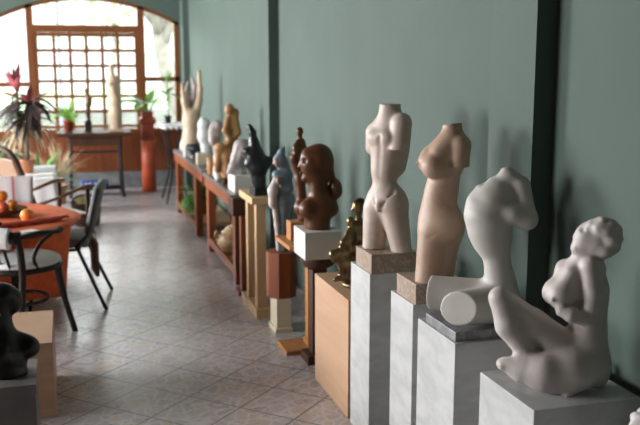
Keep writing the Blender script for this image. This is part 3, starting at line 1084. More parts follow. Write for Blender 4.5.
o = obj('wooden_head_sculpture', c.mesh('wooden_head', 1.0), M['carved'], None, True, L, (0, 0, az(L)))
tag(o, 'polished dark brown wooden bust of a woman with hair bun on white block', 'sculpture')

# orange stand with the tall slender carving
t = thing('wooden_stand', 'orange brown wooden stand with square foot under the tall thin carving', 'pedestal', (1.26, 4.64, 0))
obj('foot', box(B(), -0.125, 0.085, -0.11, 0.11, 0, 0.025, 0.003), M['orange'], t)
bm = box(B(), 0.015, 0.085, -0.05, 0.05, 0.025, 0.06, 0.003)
obj('foot_block', bm, M['orange'], t)
obj('post', box(B(), 0.022, 0.078, -0.03, 0.03, 0.06, 0.60, 0.002), M['orange'], t)
obj('top', box(B(), -0.105, 0.12, -0.11, 0.23, 0.60, 0.622, 0.003), M['orange'], t)
L = (1.245, 4.745, 0.622)
t = thing('tall_figure_sculpture', 'tall slender dark brown carving of standing figures behind the wooden head', 'sculpture', L, 0)
obj('wooden_block', box(B(), -0.04, 0.055, -0.05, 0.05, 0, 0.105, 0.002), M['orange'], t)
c = Carve((297, 221), 0.00574, 11.4)
c.path([(305, 224, 0), (304, 205, 0), (302, 180, 1), (299, 165, 1), (300.5, 150, 0)], [5, 5.5, 5, 4.6, 4.2], 4)
c.path([(299, 165, 0), (296.5, 158, -3), (300, 150, -4)], [3.6, 3.4, 3], 3)
c.ell((302, 132, 0), (3.6, 3.6, 4.4), 0, 0, 0, 1.5)
c.path([(302, 136, 0), (303, 146, 0)], [2, 3.5], 2)
c.path([(305, 142, -1), (307, 150, -3), (302, 154, -5)], [2.4, 2, 1.7], 2)
c.path([(299.5, 143, -2), (297, 150, -4), (299, 156, -5)], [2.3, 2, 1.7], 2)
c.ell((297.5, 148, -3), (3, 3, 3.4), 0, 0, 0, 1.5)
c.ell((295.5, 160, -3), (3.4, 3.4, 4.6), 0, 0, 0, 2)
c.cut((300, 221, 0), (0, 0, -1))
obj('figure', c.mesh('tall_figure', 0.8), M['carved'], t, True, (0, 0, 0.105), (0, 0, az(L)))

# cream plinth + octagonal red-brown drum + hooded figure
tag(obj('cream_plinth', (lambda b: (box(b, 1.172, 1.282, 4.945, 5.135, 0.0, 0.03, 0.003), box(b, 1.182, 1.274, 4.955, 5.125, 0.03, 0.212, 0.003), b)[2])(B()), M['cream']), 'cream painted plinth with a small foot under the red-brown drum', 'plinth')
bm = B()
cx, cy = 1.232, 5.04
poly = [(cx + 0.093 * math.cos(math.pi / 8 + k * math.pi / 4), cy + 0.093 * math.sin(math.pi / 8 + k * math.pi / 4)) for k in range(8)]
prism(bm, poly, 0.212, 0.492)
tag(obj('octagonal_drum', bm, M['redwood']), 'red-brown octagonal wooden drum standing on the cream plinth', 'pedestal')
L = (1.24, 5.04, 0.492)
t = thing('hooded_figure_sculpture', 'blue grey hooded standing figure on the red-brown octagonal drum', 'sculpture', L, 0)
c = Carve((281.9, 249.5), 0.0061, 12.0)
c.path([(282, 251, 0), (283, 225, 0), (283, 200, 0), (282.5, 178, 0)], [6.2, 6.6, 8.6, 7.6], 5)
c.cap((276.5, 174, -2), (288, 174, 1), 4.4, 4.4, 5)
c.ell((279.5, 161, 0), (5.2, 5.4, 7.5), 0, -20, 0, 3)
c.path([(280, 158, 0), (282, 151, 0), (284.5, 146, 0)], [5, 3.2, 1.0], 3)
c.cap((284, 160, 1), (288, 174, 2), 4.5, 4, 4)
c.path([(288, 175, -1), (290, 188, -5), (281, 186, -9)], [3.6, 3, 2.4], 3)
c.floor()
obj('robe', c.mesh('robe', 0.9), M['bluegrey'], t, True, (0, 0, 0), (0, 0, az(L)))
c = Carve((281.9, 249.5), 0.0061, 12.0)
c.ell((277.3, 161.5, -3), (3.2, 3.4, 5.0), 0, -15, 0, 2).cap((274.6, 160.5, -3), (273.8, 163, -3), 0.7, 1.0, 1)
obj('face', c.mesh('face', 0.7), M['skinwood'], t, True, (0, 0, 0), (0, 0, az(L)))
c = Carve((281.9, 249.5), 0.0061, 12.0)
c.ell((278.5, 181, -8.5), (3, 3, 4.4), 0, 0, 0, 2)
obj('held_bundle', c.mesh('held_bundle', 0.7), M['skinwood'], t, True, (0, 0, 0), (0, 0, az(L)))
c = Carve((281.9, 249.5), 0.0061, 12.0)
c.path([(276, 179, -6), (273, 190, -8), (272, 204, -8)], [3, 4.4, 3.2], 4).path([(274, 200, -7), (277, 225, -6), (278.5, 247.5, -4)], [3, 2.4, 2.6], 3)
obj('cloak', c.mesh('cloak', 0.8), M['palepink'], t, True, (0, 0, 0), (0, 0, az(L)))

# pale two-post pedestal + black abstract
t = thing('pale_pedestal', 'pale wooden pedestal with two posts, under the black abstract sculpture', 'pedestal', (1.175, 5.5, 0))
obj('foot', box(B(), -0.05, 0.055, -0.22, 0.26, 0, 0.062, 0.003), M['oak_v'], t)
obj('post', box(B(), -0.032, 0.032, -0.17, -0.11, 0.062, 0.738, 0.002), M['oak_v'], t)
obj('post', box(B(), -0.032, 0.032, 0.10, 0.16, 0.062, 0.738, 0.002), M['oak_v'], t)
obj('top', box(B(), -0.065, 0.055, -0.20, 0.22, 0.738, 0.782, 0.003), M['oak_v'], t)
L = (1.18, 5.42, 0.782)
t = thing('black_abstract_sculpture', 'black twisting abstract sculpture on the pale two-post pedestal', 'sculpture', L, 0)
obj('base', box(B(), -0.045, 0.045, -0.045, 0.045, 0, 0.05, 0.002), M['black_stone'], t, rot=(0, 0, 0.2))
c = Carve((259, 187), 0.0064, 8.3)
c.path([(262, 191, 0), (259.5, 180, 0), (258, 165, 0), (256, 155, 0), (255, 142, 0), (253.5, 132, 0), (251, 126, 0)], [5.2, 6.4, 9.5, 9, 4.6, 3.2, 2.2], 4)
c.path([(251.5, 127, 0), (250, 124.5, 0)], [2.4, 1.0], 2)
c.path([(254, 158, -2), (247.5, 151, -3), (245, 150, -3)], [6, 3, 1.3], 4)
c.path([(262, 166, 0), (269, 161, 0), (275, 157.5, 0)], [7, 4, 1.2], 5)
c.path([(252, 160, -3), (248, 164, -4)], [5, 3], 4)
c.cut((259, 187, 0), (0, 0, -1))
obj('form', c.mesh('black_form', 0.8), M['black_stone'], t, True, (0, 0, 0.05), (0, 0, az(L)))

# dark-red pedestal with a dark top block
t = thing('red_pedestal', 'slim red-brown pedestal with a dark top block beside the pale pedestal', 'pedestal', (1.175, 5.93, 0))
obj('foot', box(B(), -0.05, 0.085, -0.06, 0.09, 0, 0.03, 0.003), M['redwood'], t)
obj('post', box(B(), -0.02, 0.045, -0.03, 0.03, 0.03, 0.575, 0.002), M['redwood'], t)
obj('top_block', box(B(), -0.085, 0.085, -0.08, 0.09, 0.575, 0.70, 0.006), M['darkwood'], t)

# ------------------------------------------------------------------ the two long benches
def bench(label, y0, y1, ztop, legs, shelf):
    t = thing('display_bench', label, 'table', (1.17, y0, 0), 0, 'long red-brown display benches')
    d = 0.40
    obj('top', box(B(), -0.01, d, 0, y1 - y0, ztop - 0.035, ztop, 0.003), M['benchtop'], t)
    obj('apron', box(B(), 0, 0.03, 0.02, y1 - y0 - 0.02, ztop - 0.115, ztop - 0.035, 0.002), M['redwood'], t)
    for ly in legs:
        for lx in (0.0, d - 0.06):
            obj('leg', box(B(), lx - 0.002, lx + 0.06, ly - y0, ly - y0 + 0.11, 0, ztop - 0.036, 0.003), M['redwood'], t)
    obj('shelf', box(B(), 0.005, d - 0.01, legs[0] - y0 + 0.03, legs[-1] - y0 + 0.03, 0.085, 0.115, 0.002), M['oak_v'], t)
    obj('rail', box(B(), -0.001, 0.025, legs[0] - y0 + 0.07, legs[-1] - y0 + 0.01, 0.06, 0.125, 0.002), M['redwood'], t)
    return t


bench('red-brown bench with dark top, the nearer one, a clay jar on its shelf', 6.13, 7.66, 0.672, (6.19, 7.40), 0.1)
bench('red-brown bench with dark top, the farther one, a green plant on its shelf', 7.72, 9.80, 0.678, (8.15, 9.52), 0.1)
tag(obj('table_block', box(B(), 1.19, 1.35, 6.29, 6.56, 0.672, 0.80, 0.002), M['whitepaint']), 'pale block on the nearer bench under the grey abstract carving', 'block')
L = (1.27, 6.42, 0.80)
c = Carve((240.5, 175), 0.00754, 7.1)
c.ell((241, 154, 1), (9.5, 9, 12), 0, 15, 0, 4)
c.path([(241, 149, 0), (247, 154, 0), (249, 172, 0)], [7, 6, 4], 4)
c.path([(238, 157, -2), (232, 168, -3), (228, 174, -3)], [5, 4, 2.6], 4)
c.ell((243, 146.5, 0), (9, 7, 5), 0, 10, 0, 4)
c.path([(236, 160, 0), (239, 172, 0)], [6, 6.5], 4)
c.cap((231, 173, -2), (249, 174, 0), 3, 4, 4)
c.cap((234, 163, -9), (238, 150, -9), 1.2, 1.2, 3, True)
c.floor()
tag(obj('grey_abstract_sculpture', c.mesh('grey_abstract', 0.8), M['mauve_stone'], None, True, L, (0, 0, az(L))), 'mauve grey stooping abstract carving on the pale block', 'sculpture')

L = (1.27, 6.95, 0.672)
c = Carve((224, 181), 0.0081, 7.5)
c.ell((225.5, 108.5, 0), (4.8, 4.8, 6), 0, 10, 0, 1.6)
c.ell((231.5, 112, 2), (3.6, 4, 5), 0, 0, 0, 1.6)
c.path([(228, 116, 1), (228, 128, 1), (227, 146, 1), (227, 160, 1)], [3.4, 6.5, 6.2, 8], 4)
c.path([(231, 119, 0), (233.5, 132, -4), (224, 142, -8), (217, 146, -8)], [3.6, 3, 2.6, 2.2], 2.5)
c.path([(224, 119, -2), (221, 130, -7), (225, 138, -8)], [3.3, 2.8, 2.3], 2.5)
c.path([(227, 152, -3), (215, 147, -6), (213, 162, -6), (212, 170, -6)], [6.5, 4.6, 3.6, 2.6], 3)
c.path([(230, 155, -2), (222, 156, -6), (222, 172, -6)], [6.5, 4.8, 4], 3)
c.ell((225, 172, 0), (9.5, 9, 9), 0, 0, 0, 5)
c.floor()
tag(obj('embracing_figures_sculpture', c.mesh('embracing', 0.85), M['carved_light'], None, True, L, (0, 0, az(L))), 'golden brown wood carving of two seated embracing figures on the nearer bench', 'sculpture')
L = (1.34, 7.3, 0.672)
c = Carve((229.5, 177), 0.0085, 7.1)
c.ell((215.5, 133, 0), (6.8, 3.4, 13), 0, 8, 0, 2).path([(216, 142, 0), (217, 160, 0), (218, 176, 0)], [3.4, 3, 6], 4)
c.ell((219, 126, -1), (4, 3.5, 4), 0, 0, 0, 2).ell((213, 141, -2), (4, 4, 5), 0, 0, 0, 2)
c.floor()
c2 = c.mesh('disc', 0.85)
tag(obj('disc_sculpture', c2, M['mauve_stone'], None, True, L, (0, 0, az(L))), 'pinkish grey rounded carving behind the golden embracing figures', 'sculpture')

# small pieces along the front of the nearer bench
def cup(name, label, cat, x, y, z, r, h, mat, flare=1.0):
    bm = lathe(B(), [(r * 0.75, 0), (r * 0.9, h * 0.15), (r, h * 0.5), (r * flare, h), (r * flare * 0.82, h), (r * 0.8, h * 0.5), (0, h * 0.15)], 18)
    return tag(obj(name, bm, mat, None, True, (x, y, z)), label, cat)


cup('small_vessel', 'small orange brown wooden vessel on the near bench left of the white one', 'vessel', 1.20, 7.43, 0.672, 0.035, 0.155, M['carved_light'])
cup('small_vessel', 'small white cylindrical vessel on the near bench in front of embracing figures', 'vessel', 1.20, 7.08, 0.672, 0.030, 0.115, M['white_stone'])
cup('small_vessel', 'small dark brown round pot on the near bench beside the white vessel', 'vessel', 1.205, 6.78, 0.672, 0.024, 0.05, M['darkwood'])
cup('small_vessel', 'small pale vessel at the far end of the near bench', 'vessel', 1.215, 7.56, 0.672, 0.030, 0.085, M['palepink'])
for i, (x, y, s_, lab) in enumerate(((1.24, 8.2, 0.05, 'small cream wooden block on the farther bench in front of the white carving'), (1.215, 8.98, 0.04, 'small white block on the farther bench left of the dark carving'))):
    tag(obj('small_block', box(B(), x - s_, x + s_, y - s_, y + s_, 0.678, 0.678 + s_ * 2.2, 0.004), (M['cream'], M['white_stone'])[i]), lab, 'block')

L = (1.33, 9.15, 0.678)
c = Carve((195, 157), 0.0105, 5.8)
c.path([(190, 160, 0), (190, 140, 0), (190.5, 122, 0), (191, 116, 0)], [8.5, 8, 8, 6], 5)
c.path([(187, 118, 0), (184.5, 104, -1), (182.5, 93, -2)], [4.4, 3.2, 2.0], 3)
for q in range(3):
    c.cap((182.5, 93, -2), (181.3 + 1.5 * q, 86 - q % 2 * 1.5, -2 + q * 0.5), 1.1, 0.7, 1)
c.path([(195, 116, 0), (198.5, 104, -1), (200, 92, -1), (199.5, 80, -1)], [4.6, 3.2, 2.6, 1.8], 3)
c.ell((199.5, 77.5, -1), (2.1, 1.6, 2.6), 0, 0, 0, 2)
for q in range(3):
    c.cap((198.5 + q, 76.5, -1), (198 + 1.5 * q, 71.5 + abs(q - 1), -1), 0.9, 0.6, 0.8)
c.floor()
t = thing('raised_arms_sculpture', 'tan wooden carving of a torso with raised arms on the farther bench', 'sculpture', L, az(L))
obj('torso', c.mesh('raised_arms', 0.8), M['carved_tan'], t, True)
c = Carve((195, 157), 0.0105, 5.8)
c.path([(190, 120, 3), (189, 104, 5), (186, 94, 5), (188, 84, 5)], [4, 2.6, 2, 1.4], 3)
c.path([(193, 118, 3), (193.5, 100, 5), (194.5, 88, 5), (192, 80, 5)], [4, 2.4, 2.2, 1.6], 3)
obj('raised_arm', c.mesh('grey_arms', 0.8), M['mauve_stone'], t, True)
L = (1.35, 8.55, 0.678)
c = Carve((204, 160), 0.0099, 6.1)
c.path([(204, 162, 0), (203.5, 148, 0), (201.5, 136, 0), (201, 124, 0), (199.5, 118, 0)], [6, 5, 6.5, 5.5, 1.5], 4)
c.path([(203, 140, 0), (206.5, 130, 0), (204, 122, 0)], [3, 3, 2], 3)
c.floor()
tag(obj('white_abstract_sculpture', c.mesh('white_abstract', 0.8), M['white_stone'], None, True, L, (0, 0, az(L))), 'white leaf-shaped abstract carving on the farther bench by the wall', 'sculpture')
L = (1.26, 8.75, 0.678)
c = Carve((194, 152), 0.0100, 6.0)
c.path([(187, 140, 0), (193, 142, -1), (199, 146, 0)], [3, 4.4, 3], 3).ell((196, 139, 0), (3, 3, 3), 0, 0, 0, 2).cap((193, 143, 0), (193, 153, 0), 3, 5, 3)
c.floor()
tag(obj('dark_small_sculpture', c.mesh('dark_small', 0.8), M['black_stone'], None, True, L, (0, 0, az(L))), 'small black abstract carving on the farther bench below the raised arms', 'sculpture')
L = (1.235, 9.5, 0.678)
c = Carve((181, 149), 0.0108, 6.0)
c.ell((181, 142, 0), (3, 3, 7), 0, 10, 0, 2).ell((182.5, 138, 0), (2.2, 2.2, 3), 0, 0, 0, 2).floor()
tag(obj('white_small_sculpture', c.mesh('white_small', 0.8), M['white_stone'], None, True, L, (0, 0, az(L))), 'small white upright carving at the far end of the farther bench', 'sculpture')

# lidded clay jar on the nearer bench shelf
t = thing('clay_jar', 'ochre glazed clay jar with lid on the nearer bench shelf', 'jar', (1.275, 6.78, 0.1155))
lathe_j = [(0.07, 0), (0.10, 0.02), (0.135, 0.07), (0.142, 0.105), (0.13, 0.15), (0.10, 0.18), (0.075, 0.19), (0.06, 0.19), (0.06, 0.175), (0, 0.17)]
obj('body', lathe(B(), lathe_j, 32), M['jar'], t, True)
obj('lid', lathe(B(), [(0.0, 0.184), (0.075, 0.19), (0.08, 0.20), (0.06, 0.218), (0.02, 0.228), (0.015, 0.24), (0.022, 0.252), (0.0, 0.258)], 24), M['jar'], t, True)
for sx in (-1, 1):
    obj('handle', tube(B(), curve_pts([(sx * 0.115, 0, 0.16), (sx * 0.145, 0, 0.18), (sx * 0.155, 0, 0.145), (sx * 0.135, 0, 0.12)], 5), 0.011, 8), M['jar'], t, True)

# ------------------------------------------------------------------ black bust on its low plinths, near left corner
tag(obj('low_display_box', box(B(), -0.75, -0.096, 4.00, 4.56, 0, 0.358, 0.003), M['oak_dull']), 'low pale wooden box on the floor behind the black bust', 'plinth')
bm = box(B(), -0.60, -0.148, 3.345, 3.66, 0.36, 0.40, 0.004)
t = thing('bust_plinth', 'grey stone-like plinth with overhanging top under the black bust', 'plinth', (0, 0, 0))
obj('top', bm, M['plinth_grey'], t)
obj('body', box(B(), -0.595, -0.152, 3.35, 3.655, 0, 0.36, 0.003), M['plinth_grey'], t)
L = (-0.27, 3.50, 0.40)
c = Carve((5.5, 372), 0.00395, 18.9)
c.ell((5, 303, 0), (11.5, 14, 17), 0, 12, 0, 4)
c.ell((-3, 309, -3), (8, 10, 14), 0, 0, 0, 4)
c.cap((-9, 309, -5), (-12, 312, -6), 1.6, 2.2, 2)
c.ell((17, 300, 2), (9.5, 11, 13), 0, 10, 0, 2.5)
c.ell((9, 292, 0), (13, 14, 11), 0, 15, 0, 4)
c.cap((6, 318, 0), (8, 340, 0), 9.5, 11, 6)
c.ell((6, 352, 0), (24, 17, 17), 0, 5, 0, 7)
c.cap((22, 344, 2), (31, 348, -2), 9, 8, 5)
c.cap((9, 336, 1), (27, 343, 3), 9, 8.5, 8).cap((5, 336, 1), (-16, 343, 3), 9, 8.5, 8)
c.ell((30, 348, -3), (10, 10, 10), 0, 0, 0, 4)
c.ell((3, 354, -16), (11, 9, 11), 0, 0, 0, 4)
c.cap((8, 360, 0), (10, 380, 0), 18, 19, 5)
c.cap((-18, 346, 2), (-22, 360, 2), 9, 9, 5)
c.cap((27, 291, -9), (8, 287, -12), 0.7, 0.7, 1.5, True)
c.floor()
t = thing('black_bust_sculpture', 'black bust of a woman with hair bun in the near left corner', 'sculpture', L, az(L))
obj('bust', c.mesh('black_bust', 1.15), M['dark_bronze'], t, True)
obj('earring', tube(B(), curve_pts([(-0.028, -0.052, 0.225), (-0.018, -0.058, 0.245), (-0.006, -0.058, 0.262)], 4), 0.006, 8), M['earring'], t, True)

# ------------------------------------------------------------------ round table with red cloth
TX, TY, TR, TZ = -0.69, 6.06, 0.77, 0.60
t = thing('round_table', 'round dining table hidden under the red cloth', 'table', (TX, TY, 0))
obj('tabletop', lathe(B(), [(TR - 0.02, TZ - 0.035), (TR - 0.01, TZ - 0.02), (TR - 0.02, TZ - 0.006)], 48), M['darkwood'], t)
obj('pedestal', lathe(B(), [(0.25, 0), (0.25, 0.03), (0.06, 0.06), (0.05, 0.4), (0.12, TZ - 0.036)], 20), M['darkwood'], t)
bm = B()
seg = 120
dents = [(0, 0.30, 0.60), (-55, 0.34, 0.56), (62, 0.30, 0.56)]


def cloth_r(a, f):
    deg = math.degrees(a)
    r = TR * (1 + 0.012 * f) - 0.075 * f + 0.024 * f * math.sin(a * 13 + 0.6 * math.sin(a * 3))
    for c0, wd, lim in dents:
        d = abs((deg - c0 + 180) % 360 - 180) / math.degrees(wd)
        if d < 1.35:
            wgt = 1 if d < 1 else 1 - (d - 1) / 0.35
            r = r * (1 - wgt) + min(r, TR + (lim - TR) * min(1, f * 3)) * wgt
    return r


prof = [(0.0, TZ + 0.002), (0.3, TZ + 0.002), (0.6, TZ + 0.002), (0.74, TZ + 0.002)]
rings = []
cv = bm.verts.new((0, 0, TZ + 0.002))
for r, z in prof[1:]:
    rings.append([bm.verts.new((r * math.cos(2 * math.pi * k / seg), r * math.sin(2 * math.pi * k / seg), z)) for k in range(seg)])
for f_, z in ((0.0, TZ - 0.008), (0.15, TZ - 0.06), (0.35, TZ - 0.15), (0.6, TZ - 0.27), (0.85, TZ - 0.39), (1.0, 0.12)):
    rings.append([bm.verts.new((cloth_r(2 * math.pi * k / seg, f_) * math.cos(2 * math.pi * k / seg), cloth_r(2 * math.pi * k / seg, f_) * math.sin(2 * math.pi * k / seg), z)) for k in range(seg)])
for k in range(seg):
    bm.faces.new((cv, rings[0][k], rings[0][(k + 1) % seg]))
for ra, rb in zip(rings, rings[1:]):
    for k in range(seg):
        bm.faces.new((ra[k], rb[k], rb[(k + 1) % seg], ra[(k + 1) % seg]))
o = obj('tablecloth', bm, M['red_cloth'], None, True, (TX, TY, 0))
md = o.modifiers.new('thickness', 'SOLIDIFY')
md.thickness = 0.003
md.offset = 1
tag(o, 'red-orange cloth draped over the round table', 'tablecloth')

# runner of darker red folded cloth and fruit on the table
bm = B()
n = 14
va = []
for i in range(n + 1):
    u = i / n
    x = -0.62 + 0.58 * u
    y = 5.58 + 0.28 * u
    row = []
    for j in range(6):
        v = j / 5
        row.append(bm.verts.new((x + 0.05 * v, y + 0.17 * (v - 0.5) * (1 - 0.4 * u), TZ + 0.012 + 0.016 * math.sin(v * math.pi) + 0.012 * math.sin(u * 17 + v * 5) ** 2)))
    va.append(row)
for i in range(n):
    for j in range(5):
        bm.faces.new((va[i][j], va[i + 1][j], va[i + 1][j + 1], va[i][j + 1]))
o = obj('folded_cloth', bm, M['red_napkin'], None, True)
o.modifiers.new('thickness', 'SOLIDIFY').thickness = 0.006
tag(o, 'rumpled dark red cloth lying on the red tablecloth', 'cloth')
bm = B()
box(bm, -0.07, 0.05, -0.045, 0.045, 0, 0.006, 0.001)
box(bm, -0.07, 0.045, -0.04, 0.03, 0.006, 0.012, 0.001, Matrix.Rotation(0.15, 4, 'Z'))
tag(obj('napkin', bm, M['white_cloth'], None, False, (-0.235, 5.475, TZ + 0.004), (0, 0, 0.5)), 'folded white napkin at the near edge of the red table', 'napkin')
bowl = thing('fruit_bowl', 'dark shallow bowl of fruit at the left of the red table', 'bowl', (-0.43, 6.12, TZ + 0.008))
obj('bowl_body', lathe(B(), [(0.06, 0), (0.13, 0.02), (0.17, 0.05), (0.165, 0.053), (0.125, 0.028), (0, 0.015)], 32), M['darkwood'], bowl, True)
FR = [(-0.02, 0.03, 0.05, 'orange'), (-0.09, 0.02, 0.05, 'red'), (0.07, 0.03, 0.05, 'orange'), (0.02, -0.06, 0.05, 'red'), (0.01, 0.02, 0.115, 'orange'), (-0.06, 0.07, 0.05, 'red')]
fl = {'orange': ['orange in the dark bowl, lowest at its middle', 'orange in the dark bowl at its right side', 'orange lying on top of the fruit pile in the bowl'],
      'red': ['red fruit in the dark bowl at its left side', 'red fruit in the dark bowl nearest the viewer', 'red fruit in the dark bowl at the back']}
for x, y, z, kd in FR:
    bm = lathe(B(), [(0.0, -0.036), (0.015, -0.037), (0.03, -0.026), (0.039, 0.0), (0.032, 0.024), (0.014, 0.035), (0.004, 0.032), (0, 0.030)], 20)
    o = obj('orange' if kd == 'orange' else 'apple', bm, M['orange_fruit' if kd == 'orange' else 'red_fruit'], None, True, (-0.43 + x, 6.12 + y, TZ + 0.008 + z + 0.016))
    tag(o, fl[kd].pop(0), 'fruit', 'fruit in the bowl')
o = obj('orange', lathe(B(), [(0.0, -0.042), (0.02, -0.042), (0.036, -0.028), (0.045, 0.0), (0.036, 0.028), (0.014, 0.041), (0.004, 0.038), (0, 0.036)], 20), M['orange_fruit'], None, True, (-0.255, 5.86, TZ + 0.048))
tag(o, 'single orange on the red cloth to the right of the bowl', 'fruit')

# ------------------------------------------------------------------ chairs
# black bentwood armchair with white seat
t = thing('bentwood_armchair', 'black bentwood armchair with white seat cushion at the red round table', 'chair', (-0.30, 5.31, 0), -math.radians(38.5))
bm = B()
lathe(bm, [(0.0, 0.425), (0.22, 0.425), (0.235, 0.432), (0.235, 0.447), (0.22, 0.455), (0.0, 0.455)], 32, (0.015, 0.02, 0))
obj('seat_frame', bm, M['bentwood'], t, True)
c = Carve((0, 0), 0.01, 0)
c.ell((1.5, -1.9, 2), (22.5, 22.5, 5.0), 0, 0, 0, 1)
c.cut((0, 0, 0), (0, 0, -1))
obj('seat_cushion', c.mesh('seat_cushion', 1.0), M['white_cloth'], t, True, (0, 0, 0.452))
for sx in (-1, 1):
    obj('leg', tube(B(), curve_pts([(sx * 0.165, 0.15, 0.43), (sx * 0.18, 0.175, 0.25), (sx * 0.215, 0.225, 0.0)], 6), [0.022] * 7 + [0.018] * 6, 10), M['bentwood'], t, True)
    obj('leg', tube(B(), curve_pts([(sx * 0.20, -0.26, 0.0), (sx * 0.195, -0.21, 0.25), (sx * 0.195, -0.185, 0.46), (sx * 0.20, -0.215, 0.69)], 6), 0.021, 10), M['bentwood'], t, True)
    arm = obj('arm', tube(B(), curve_pts([(sx * 0.20, -0.21, 0.655), (sx * 0.235, -0.06, 0.665), (sx * 0.235, 0.07, 0.65), (sx * 0.225, 0.12, 0.655)], 6), [0.019] * 6 + [0.021] * 6 + [0.024] * 7, 10, 0.65), M['bentwood'], t, True)
    obj('arm_brace', tube(B(), curve_pts([(sx * 0.232, 0.04, 0.645), (sx * 0.225, -0.06, 0.60), (sx * 0.208, -0.10, 0.52), (sx * 0.205, -0.06, 0.44)], 6), 0.011, 8), M['bentwood'], arm, True)
obj('top_rail', tube(B(), curve_pts([(-0.20, -0.215, 0.655), (-0.10, -0.255, 0.665), (0.10, -0.255, 0.665), (0.20, -0.215, 0.655)], 6), 0.030, 10, 1.2), M['bentwood'], t, True)
bm = tube(B(), curve_pts([(-0.165, -0.235, 0.652), (-0.09, -0.257, 0.657), (0.09, -0.257, 0.657), (0.165, -0.235, 0.652)], 6), 0.044, 14, 1.35)
obj('back_cover', bm, M['white_cloth'], t, True)
for sx in (-0.11, -0.04, 0.04, 0.11):
    obj('spindle', tube(B(), [(sx * 0.9, -0.17, 0.45), (sx, -0.245, 0.64)], 0.009, 8), M['bentwood'], t, True)
obj('stretcher_ring', tube(B(), [(0.17 * math.cos(k * math.pi / 12), 0.17 * math.sin(k * math.pi / 12) - 0.01, 0.24) for k in range(25)], 0.011, 8), M['bentwood'], t, True)

# grey padded chair
t = thing('padded_chair', 'grey padded chair with black metal legs at the right of the red table', 'chair', (-0.075, 6.09, 0), math.radians(83))
obj('seat', box(B(), -0.235, 0.235, -0.22, 0.16, 0.415, 0.465, 0.018), M['greypad'], t, True)
bm = box(B(), -0.225, 0.225, -0.028, 0.022, 0.0, 0.33, 0.02)
obj('backrest', bm, M['greypad'], t, True, (0, -0.215, 0.50), (math.radians(14), 0, 0))
for sx in (-1, 1):
    obj('leg', tube(B(), [(sx * 0.235, -0.15, 0.42), (sx * 0.245, -0.24, 0.20), (sx * 0.265, -0.325, 0.0)], 0.0125, 8), M['blackmetal'], t, True)
    obj('leg', tube(B(), [(sx * 0.235, 0.10, 0.42), (sx * 0.24, 0.14, 0.20), (sx * 0.25, 0.17, 0.0)], 0.0125, 8), M['blackmetal'], t, True)
    obj('back_post', tube(B(), [(sx * 0.236, -0.14, 0.42), (sx * 0.236, -0.22, 0.50), (sx * 0.236, -0.30, 0.81)], 0.011, 8), M['blackmetal'], t, True)
obj('seat_rail', tube(B(), [(-0.236, 0.11, 0.405), (-0.236, -0.16, 0.405), (0.236, -0.16, 0.405), (0.236, 0.11, 0.405)], 0.011, 8), M['blackmetal'], t, True)
bm = B()
box(bm, -0.015, 0.012, -0.13, 0.13, 0.0, 0.24, 0.01)
t2 = thing('canvas_bag', 'brown canvas bag hanging behind the grey padded chair', 'bag', (0.165, 6.12, 0.175), 0.1)
obj('bag_body', bm, M['bagcloth'], t2, True)
obj('strap', tube(B(), curve_pts([(0, -0.10, 0.235), (-0.005, -0.09, 0.30), (-0.01, 0.0, 0.325), (-0.005, 0.09, 0.30), (0, 0.10, 0.235)], 5), 0.008, 6, 0.5), M['bagcloth'], t2, True)

# wooden lounge armchair
t = thing('wooden_armchair', 'dark wooden armchair with bent arms behind the red table', 'chair', (-0.13, 7.55, 0), -math.radians(64))
for sx in (-1, 1):
    obj('arm', tube(B(), curve_pts([(sx * 0.26, -0.26, 0.50), (sx * 0.265, -0.05, 0.55), (sx * 0.265, 0.14, 0.61), (sx * 0.26, 0.24, 0.62)], 6), [0.020] * 8 + [0.026] * 11, 10, 0.6), M['armwood'], t, True)
    obj('leg', tube(B(), [(sx * 0.26, 0.20, 0.60), (sx * 0.26, 0.19, 0.35), (sx * 0.27, 0.22, 0.0)], 0.02, 8), M['darkwood'], t, True)
    obj('leg', tube(B(), [(sx * 0.24, -0.22, 0.50), (sx * 0.25, -0.25, 0.25), (sx * 0.26, -0.30, 0.0)], 0.02, 8), M['darkwood'], t, True)
obj('seat', box(B(), -0.24, 0.24, -0.22, 0.24, 0.34, 0.385, 0.015), M['armwood'], t, True)
obj('back_frame', tube(B(), curve_pts([(-0.22, -0.20, 0.36), (-0.23, -0.29, 0.62), (-0.20, -0.38, 0.88), (-0.08, -0.41, 0.945), (0.08, -0.41, 0.945), (0.20, -0.38, 0.88), (0.23, -0.29, 0.62), (0.22, -0.20, 0.36)], 6), 0.022, 10), M['darkwood'], t, True)
bm = box(B(), -0.19, 0.19, -0.014, 0.014, 0.02, 0.50, 0.008)
obj('backrest', bm, M['armwood'], t, True, (0, -0.225, 0.40), (math.radians(19), 0, 0))

# chair with a striped white cloth hung over its back
t = thing('draped_chair', 'wooden chair behind the red table, its back under a striped white cloth', 'chair', (-0.485, 6.86, 0), math.pi)
obj('seat', box(B(), -0.21, 0.21, -0.18, 0.20, 0.42, 0.45, 0.01), M['darkwood'], t)
for sx in (-1, 1):
    obj('leg', tube(B(), [(sx * 0.19, -0.17, 0.74), (sx * 0.19, -0.16, 0.44), (sx * 0.19, -0.19, 0.0)], 0.017, 8), M['darkwood'], t, True)
    obj('leg', tube(B(), [(sx * 0.18, 0.17, 0.43), (sx * 0.19, 0.18, 0.0)], 0.017, 8), M['darkwood'], t, True)
obj('back_rail', box(B(), -0.205, 0.205, -0.18, -0.16, 0.66, 0.745, 0.006), M['darkwood'], t)
bm = B()
prof = [(-0.195, 0.50), (-0.20, 0.62), (-0.198, 0.73), (-0.188, 0.757), (-0.17, 0.762), (-0.152, 0.757), (-0.142, 0.73), (-0.135, 0.60), (-0.13, 0.52)]
rows = []
